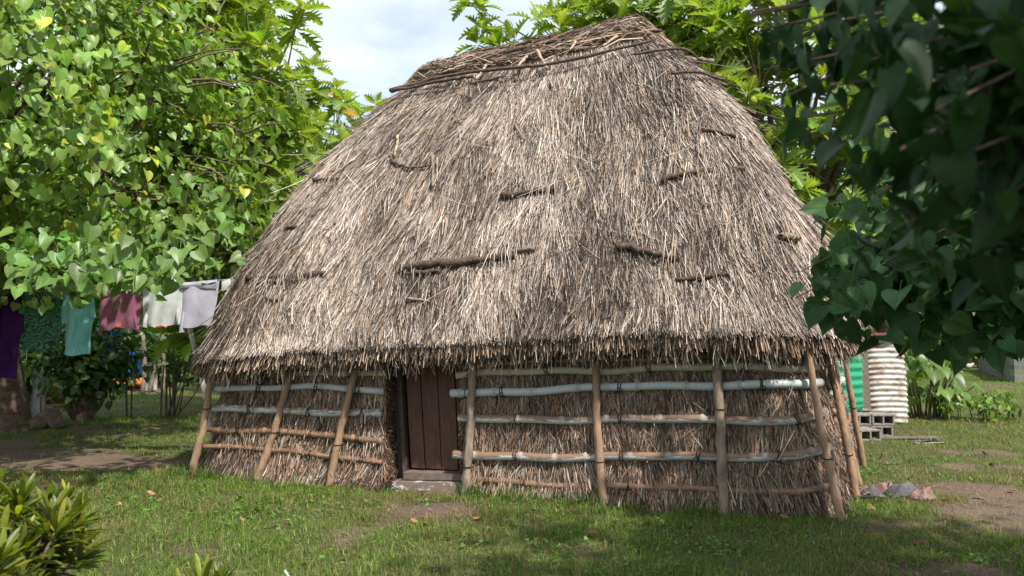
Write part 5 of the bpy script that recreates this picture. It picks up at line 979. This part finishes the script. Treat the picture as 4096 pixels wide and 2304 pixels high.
# banana leaves
bn_b = np.array([8.4, 20.5, 0.0]); bn = thing('banana_plant', 'banana plant with long torn bright leaves behind the right roof slope', 'banana plant', bn_b); mb = MB(); V, F = tube(spline([bn_b + [0, 0, -0.2], bn_b + [-0.1, 0, 1.4], bn_b + [-0.25, 0, 3.0]], 10), np.linspace(0.22, 0.12, 10), 12); mb.add(V, F); M['banana'] = mat('banana', rough=0.45, attr=True, noise=12, base2=(0.75, 0.8, 0.7), trans=(0.42, (2.0, 2.0, 0.6)), spec=0.4); mb.build('trunk', mat('banana_stem', (0.22, 0.22, 0.08), 0.7, noise=5, base2=(0.2, 0.12, 0.05)), bn, loc=bn_b); crown = bn_b + [-0.25, 0, 2.9]
for tgt, wd in (((770, 175, 19.5), 0.50), ((775, 205, 19), 0.42), ((795, 218, 19.5), 0.5), ((832, 160, 20), 0.45), ((848, 200, 19.6), 0.5), ((800, 150, 20.5), 0.5), ((845, 240, 19.2), 0.45), ((815, 235, 19), 0.45), ((870, 180, 20.5), 0.5)):
    tp = at(*tgt); P = spline([crown, crown * 0.45 + tp * 0.55 + [0, 0, 0.55], tp], 34); Tn = nrmz(np.gradient(P, axis=0)); X_ = nrmz(np.cross(Tn, [0, -0.5, 1.0])); Nn = np.cross(X_, Tn); tt = np.linspace(0, 1, 34); wdt = wd * 0.62 * np.clip(np.sin(np.clip((tt - 0.12) / 0.88, 0, 1) * math.pi) ** 0.6, 0.02, 1); mb = MB()
    for sg in (-1, 1):
        for q in range(4, 33):
            gap = rng.random() < 0.22; s0 = 0.06 if gap else 0.0; v = np.array([P[q], P[q] + sg * X_[q] * wdt[q] * 0.55 + Nn[q] * 0.05, P[q] + sg * X_[q] * wdt[q] + Nn[q] * (-0.06 - 0.1 * rng.random() * gap), P[q + 1] * (1 - s0) + P[q] * s0 + sg * X_[q + 1] * wdt[q + 1] - Nn[q] * 0.06, P[q + 1] + sg * X_[q + 1] * wdt[q + 1] * 0.55 + Nn[q] * 0.05, P[q + 1]]); mb.add(v, np.array([[0, 1, 4, 5], [1, 2, 3, 4]]), np.array([0.17, 0.24, 0.035]) * rng.uniform(0.85, 1.15))
    V, F = tube(P, np.linspace(0.03, 0.008, 34), 6, cap=False); mb.add(V, F, (0.28, 0.30, 0.08)); mb.build('leaf', M['banana'], bn, loc=bn_b)
# concrete block pen with timber frame, and a hen
M['pen_wood'] = mat('pen_wood', (0.30, 0.15, 0.075), 0.8, noise=6, base2=(0.18, 0.09, 0.05))
def wallmat():
    m = bpy.data.materials.new('block_wall'); m.use_nodes = True; nt = m.node_tree; N = nt.nodes.new; L = nt.links.new; p = nt.nodes['Principled BSDF']; p.inputs['Roughness'].default_value = 0.95; a = N('ShaderNodeAttribute'); a.attribute_name = 'luv'; br = N('ShaderNodeTexBrick'); br.inputs['Scale'].default_value = 1; br.inputs['Brick Width'].default_value = 0.4; br.inputs['Row Height'].default_value = 0.2; br.inputs['Mortar Size'].default_value = 0.012; br.inputs['Color1'].default_value = (0.24, 0.22, 0.20, 1); br.inputs['Color2'].default_value = (0.17, 0.155, 0.145, 1); br.inputs['Mortar'].default_value = (0.30, 0.28, 0.26, 1); L(a.outputs['Vector'], br.inputs['Vector'])
    n = N('ShaderNodeTexNoise'); n.inputs['Scale'].default_value = 2.2; n.inputs['Detail'].default_value = 7; mm = N('ShaderNodeMix'); mm.data_type = 'RGBA'; mm.blend_type = 'MULTIPLY'; mm.inputs['Factor'].default_value = 0.6; L(br.outputs['Color'], mm.inputs['A']); L(n.outputs['Color'], mm.inputs['B']); L(mm.outputs['Result'], p.inputs['Base Color']); return m
M['blockwall'] = wallmat()
c0 = np.array([18.6, 29.8, 0.0]); c1 = np.array([23.6, 40.5, 0.0]); c2 = np.array([25.6, 28.2, 0.0]); c3 = c2 + (c1 - c0)
pen = thing('animal_pen', 'roofless grey block pen with brown timber posts at the far right', 'pen', c0)
mb = MB()
for a_, b_ in ((c0, c1), (c0, c2), (c2, c3), (c1, c3)):
    d = nrmz(b_ - a_); nrm = np.array([d[1], -d[0], 0]) * 0.09; ln = np.linalg.norm(b_ - a_); hz = 1.02
    q = [a_ - nrm, b_ - nrm, b_ + nrm, a_ + nrm]; V = np.array(q + [x + [0, 0, hz] for x in q]); V[:4, 2] = -0.2; luv = np.array([(0, -0.2, 0), (ln, -0.2, 0), (ln, -0.2, 0), (0, -0.2, 0), (0, hz, 0), (ln, hz, 0), (ln, hz, 0), (0, hz, 0)]); mb.add(V, np.array([[3, 2, 1, 0], [4, 5, 6, 7], [0, 1, 5, 4], [1, 2, 6, 5], [2, 3, 7, 6], [3, 0, 4, 7]]), luv=luv)
mb.build('block_wall', M['blockwall'], pen, smooth=False, loc=c0)
mb = MB()
for a_, b_ in ((c0, c1), (c0, c2)):
    for z in (1.07, 2.6): d = b_ - a_; V, F = box((a_ + b_) / 2 + [0, 0, z], (np.linalg.norm(d), 0.14, 0.09), math.atan2(d[1], d[0])); mb.add(V, F)
mb.build('rail', M['pen_wood'], pen, smooth=False, loc=c0)
for a_ in (c0, c0 * 0.75 + c1 * 0.25, c0 * 0.5 + c1 * 0.5, c0 * 0.2 + c1 * 0.8, c1, c0 * 0.6 + c2 * 0.4, c2): mb = MB(); V, F = box(a_ + [0, 0, 1.9], (0.13, 0.13, 1.6), 0.4); mb.add(V, F); mb.build('post', M['pen_wood'], pen, smooth=False, loc=c0)
mb = MB(); V, F = tube([c0 * 0.97 + c1 * 0.03 + [0, 0, 1.1], c0 * 0.8 + c1 * 0.2 + [0, 0, 2.5]], 0.06, 4); mb.add(V, F); mb.build('brace', M['pen_wood'], pen, smooth=False, loc=c0)
hp = np.array([21.2, 37.3, 0.0]); hen = thing('hen', 'pale grey hen standing on the grass near the block pen', 'hen', hp); M['feather'] = mat('feather', (0.5, 0.46, 0.41), 0.9, noise=25, base2=(0.3, 0.26, 0.22)); M['comb'] = mat('comb', (0.5, 0.05, 0.03), 0.6); M['beak'] = mat('beak', (0.5, 0.35, 0.08), 0.6)
mb = MB(); P = spline([(0.26, 0, 0.40), (0.20, 0, 0.34), (0.10, 0, 0.27), (-0.04, 0, 0.25), (-0.13, 0, 0.31), (-0.17, 0, 0.41), (-0.19, 0, 0.46), (-0.215, 0, 0.468)], 26); rr = np.interp(np.linspace(0, 1, 26), [0, 0.12, 0.3, 0.45, 0.6, 0.72, 0.85, 0.93, 1], [0.02, 0.06, 0.115, 0.13, 0.105, 0.06, 0.042, 0.045, 0.015]); V, F = tube(P, rr, 14); mb.add(V + hp, F); mb.build('body', M['feather'], hen, loc=hp)
mb = MB()
for sy in (-0.05, 0.05):
    V, F = tube([(0.0, sy, 0.17), (0.02, sy, 0.09), (0.0, sy, 0.0)], 0.011, 6); mb.add(V + hp, F)
    for da in (-0.6, 0, 0.6): V, F = tube([(0, sy, 0.01), (-0.07 * math.cos(da), sy + 0.07 * math.sin(da), 0.0)], 0.007, 5); mb.add(V + hp, F)
mb.build('legs', M['beak'], hen, loc=hp)
mb = MB()
for q in range(4): V, F = tube([(-0.17 - 0.015 * q, 0, 0.49), (-0.175 - 0.015 * q, 0, 0.53 - 0.006 * abs(q - 1))], [0.012, 0.004], 6); mb.add(V + hp, F)
V, F = tube([(-0.215, 0, 0.445), (-0.215, 0, 0.405)], [0.008, 0.014], 6); mb.add(V + hp, F); mb.build('comb', M['comb'], hen, loc=hp); mb = MB(); V, F = tube([(-0.21, 0, 0.468), (-0.25, 0, 0.458)], [0.013, 0.002], 6); mb.add(V + hp, F); mb.build('beak', M['beak'], hen, loc=hp)
# rags and sandals by the corner posts
M['rag_dark'] = mat('rag_dark', (0.06, 0.06, 0.065), 0.9, noise=9, base2=(0.12, 0.11, 0.11)); M['rag_red'] = mat('rag_red', (0.16, 0.075, 0.07), 0.9, noise=9, base2=(0.24, 0.17, 0.15)); M['rubber'] = mat('rubber', (0.035, 0.035, 0.04), 0.7)
for q, (px, py, d, sz, m_, lab) in enumerate([(905, 495, 8.75, 0.34, 'rag_dark', 'crumpled dark grey rag, right end of the row of rags by the hut'), (885, 492, 8.9, 0.26, 'rag_red', 'crumpled maroon rag lying between two dark rags'), (922, 497, 8.6, 0.22, 'rag_red', 'small reddish rag at the outer edge of the rags'), (872, 496, 8.7, 0.2, 'rag_dark', 'small dark rag next to the sandals')]):
    b = at(px, py, d); u = np.linspace(-0.5, 0.5, 16); A, B = np.meshgrid(u, u); h = 0.20 * fbm(np.stack([A * 5 + q, B * 5, 0 * A + q * 3], -1), 3) * np.clip(1.2 - (A ** 2 + B ** 2) * 4.0, 0.1, 1); mb = MB(); P = np.stack([b[0] + A * sz * 1.1 * (1 + 0.2 * np.sin(B * 9 + q)), d + B * sz * 0.8 * (1 + 0.2 * np.sin(A * 8 + q)), -0.03 + h], -1); V, F = grid(P); mb.add(V, F)
    P2 = P.copy(); P2[..., 2] -= 0.015; V, F = grid(P2); mb.add(V, F[:, ::-1]); tag(mb.build('rag', M[m_]), lab, 'rag', 'rags on the ground right of the hut')
for q, (px, py, d, rz, lab) in enumerate([(858, 492, 8.85, 0.3, 'black rubber sandal beside the corner post, the farther one'), (863, 497, 8.65, -0.1, 'black rubber sandal lying nearer than its mate by the post')]):
    b = at(px, py, d); t = thing('sandal', lab, 'sandal', (b[0], d, -0.03), rz, 'sandals by the corner post'); a = np.linspace(0, 2 * math.pi, 24, endpoint=False); ox = 0.14 * np.cos(a); oy = 0.048 * np.sin(a) * (1 + 0.18 * np.cos(a)); V = np.concatenate([np.stack([ox, oy, 0 * a], -1), np.stack([ox, oy, 0 * a + 0.025], -1)]); i = np.arange(24); mb = MB(); mb.add(V, [np.stack([i, (i + 1) % 24, (i + 1) % 24 + 24, i + 24], -1), i[::-1][None], (i + 24)[None]]); mb.build('sole', M['rubber'], t); mb = MB()
    for sg in (-1, 1): V, F = tube(spline([(0.09, 0, 0.025), (0.04, sg * 0.03, 0.06), (-0.02, sg * 0.05, 0.025)], 8), 0.008, 6); mb.add(V, F)
    mb.build('strap', M['rag_red'], t)

# ------------------------------------------------------------------ croton at the lower left corner
def croton(base, tips, label, name='croton_bush', size=0.165):
    base = np.array(base, float); t = thing(name, label, 'shrub', base); sm = MB(); lf = MB(); T, Y_, N_, S, TI = [], [], [], [], []
    for tp in tips:
        tp = np.array(tp); b0 = base + [0.0, 0.0, -0.1] + np.array([rng.normal(0, 0.12), rng.normal(0, 0.1), 0]) * (len(tips) > 5); P = spline([b0, (b0 + tp) / 2 + [0, 0, -0.04] + rng.normal(0, 0.04, 3), tp], 9); V, F = tube(P, np.linspace(0.014, 0.007, 9), 6, cap=False); sm.add(V, F)
        ax = nrmz(nrmz(P[-1] - P[-3]) + [0, 0, 1.1]); b1 = nrmz(np.cross(ax, [0.3, 1, 0.2])); b2 = np.cross(ax, b1); n = int(rng.integers(22, 34)); f = rng.random(n); az = rng.uniform(0, 6.28, n); el = R(80) - f * R(75) + rng.normal(0, 0.12, n); rad = b1 * np.cos(az)[:, None] + b2 * np.sin(az)[:, None]
        y = rad * np.cos(el)[:, None] + ax * np.sin(el)[:, None]; T.append(tp - ax * (f * 0.11)[:, None]); Y_.append(y); N_.append(ax * np.cos(el)[:, None] - rad * np.sin(el)[:, None] + rng.normal(0, 0.15, (n, 3))); S.append(size * rng.uniform(0.6, 1.25, n))
        c = vary((0.11, 0.14, 0.018), n, 0.28, 0.08); y_ = rng.random(n); c[y_ < 0.22] = vary((0.21, 0.22, 0.02), int((y_ < 0.22).sum()), 0.25, 0.08); c[y_ > 0.999] = vary((0.17, 0.06, 0.02), int((y_ > 0.999).sum()), 0.3, 0.1); TI.append(c)
    T, Y_, N_, S, TI = map(np.concatenate, (T, Y_, N_, S, TI)); inst(STRAP, frames(Y_, N_) * S[:, None, None], T, lf, TI); sm.build('stems', M['bark'], t, loc=base); lf.build('foliage', M['leaf'], t, loc=base)
cx, cy = -2.75, 4.15; tips = []
while len(tips) < 170:
    q = rng.uniform([-1.0, -0.75, 0.25], [1.0, 0.8, 1.0]); top = 0.95 - 0.42 * np.clip((q[0] + 0.1) / 0.75, 0, 1) ** 1.2 - 0.2 * (q[1] / 0.8) ** 2
    if q[0] < 0.36 and top - 0.42 < q[2] < top: tips.append((cx + q[0], cy + q[1], q[2]))
croton((cx - 0.1, cy, 0), tips, 'bushy croton with narrow yellow green leaves in the lower left corner')
croton((-1.78, 4.6, -0.02), [(-1.75, 4.6, 0.30), (-1.66, 4.62, 0.24), (-1.84, 4.55, 0.22)], 'small separate croton shoot right of the big croton bush', size=0.17)
mb = MB(); P = spline([(-1.52, 5.45, 0.13), (-1.47, 5.45, 0.06), (-1.40, 5.45, 0.01), (-1.32, 5.46, -0.01)], 12); V, F = tube(P, np.linspace(0.006, 0.008, 12), 7); mb.add(V, F); tag(mb.build('bent_twig', M['white_cloth']), 'short curved white twig standing in the foreground grass', 'twig')
n = 60; T = np.stack([rng.normal(-0.95, 0.16, n), rng.normal(5.30, 0.04, n), rng.uniform(-0.02, 0.03, n)], -1); az = rng.uniform(0, 6.28, n); mb = MB(); inst(HEART_LO, frames(np.stack([np.cos(az), np.sin(az), rng.normal(0, 0.4, n)], -1), rng.normal(0, 0.7, (n, 3)) + [0, 0, 1.0]) * rng.uniform(0.03, 0.06, n)[:, None, None], T, mb, vary((0.05, 0.035, 0.03), n, 0.3, 0.08)); tag(mb.build('dead_leaf_heap', M['straw']), 'low strip of dark dead leaves in the foreground grass', 'dead leaves')

# ------------------------------------------------------------------ hedge and far trees
for k_i, (x, y, sz, tint) in enumerate([(15.5, 33, 1.0, (0.09, 0.17, 0.03)), (13.0, 30, 0.9, (0.08, 0.15, 0.03)), (19.5, 41, 1.2, (0.10, 0.18, 0.03)), (23.5, 44, 1.3, (0.09, 0.16, 0.03)), (27.5, 42, 1.3, (0.10, 0.18, 0.035)), (11.3, 26, 0.9, (0.07, 0.13, 0.03))]):
    bush('hedge_shrub', ['bright round shrub at the lawn edge right of the taro', 'leafy shrub close behind the taro clump', 'sunlit shrub just left of the hen and pen', 'sunlit shrub behind the far end of the block pen', 'shrub behind the timber posts of the block pen', 'dark green shrub close behind the rusty tank'][k_i], (x, y, 0), [((0, 0, 0.9 * sz), (1.9 * sz, 1.2, 0.95 * sz), 70)], 16, 0.26, tint, group='shrubs along the back of the lawn', spread=0.32)
def treeline(name, xs, ys, hs, n, tint, size):
    mb = MB(); k = rng.integers(0, len(xs), n); c = np.stack([np.array(xs, float)[k], np.array(ys, float)[k], np.array(hs, float)[k] * 0.5], -1); d = nrmz(rng.normal(0, 1, (n, 3))); r_ = 0.6 + 0.45 * rng.random(n); r_ *= 0.75 + 0.6 * fbm(d * 2.5 + k[:, None] * 3.3, 2); T = c + d * r_[:, None] * np.stack([0 * r_ + 3.2, 0 * r_ + 2.2, c[:, 2] * 1.05], -1); T = T[T[:, 2] > 0.05]
    heart_leaves(mb, T, nrmz(T - np.array([0, 8, -4])  * 0 + rng.normal(0, 0.4, T.shape) + [0, -0.8, 0.3]), size, tint, tpl=HEART_LO, val=0.3); return tag(mb.build(name, M['leaf']), kind='stuff')
treeline('far_trees', [-34, -29, -25, -21, -17, -13, -9, -5, -1], [40, 38, 41, 39, 42, 40, 44, 42, 44], [14, 13, 14, 13, 12.5, 11, 8, 6.5, 6], 24000, (0.06, 0.115, 0.03), 0.42)
treeline('far_woods', [8, 13, 18, 22, 27, 31, 36, 41, 46], [44, 46, 50, 52, 54, 52, 52, 50, 48], [11, 10, 10, 11, 12, 11, 11, 11, 11], 15000, (0.085, 0.15, 0.035), 0.45)
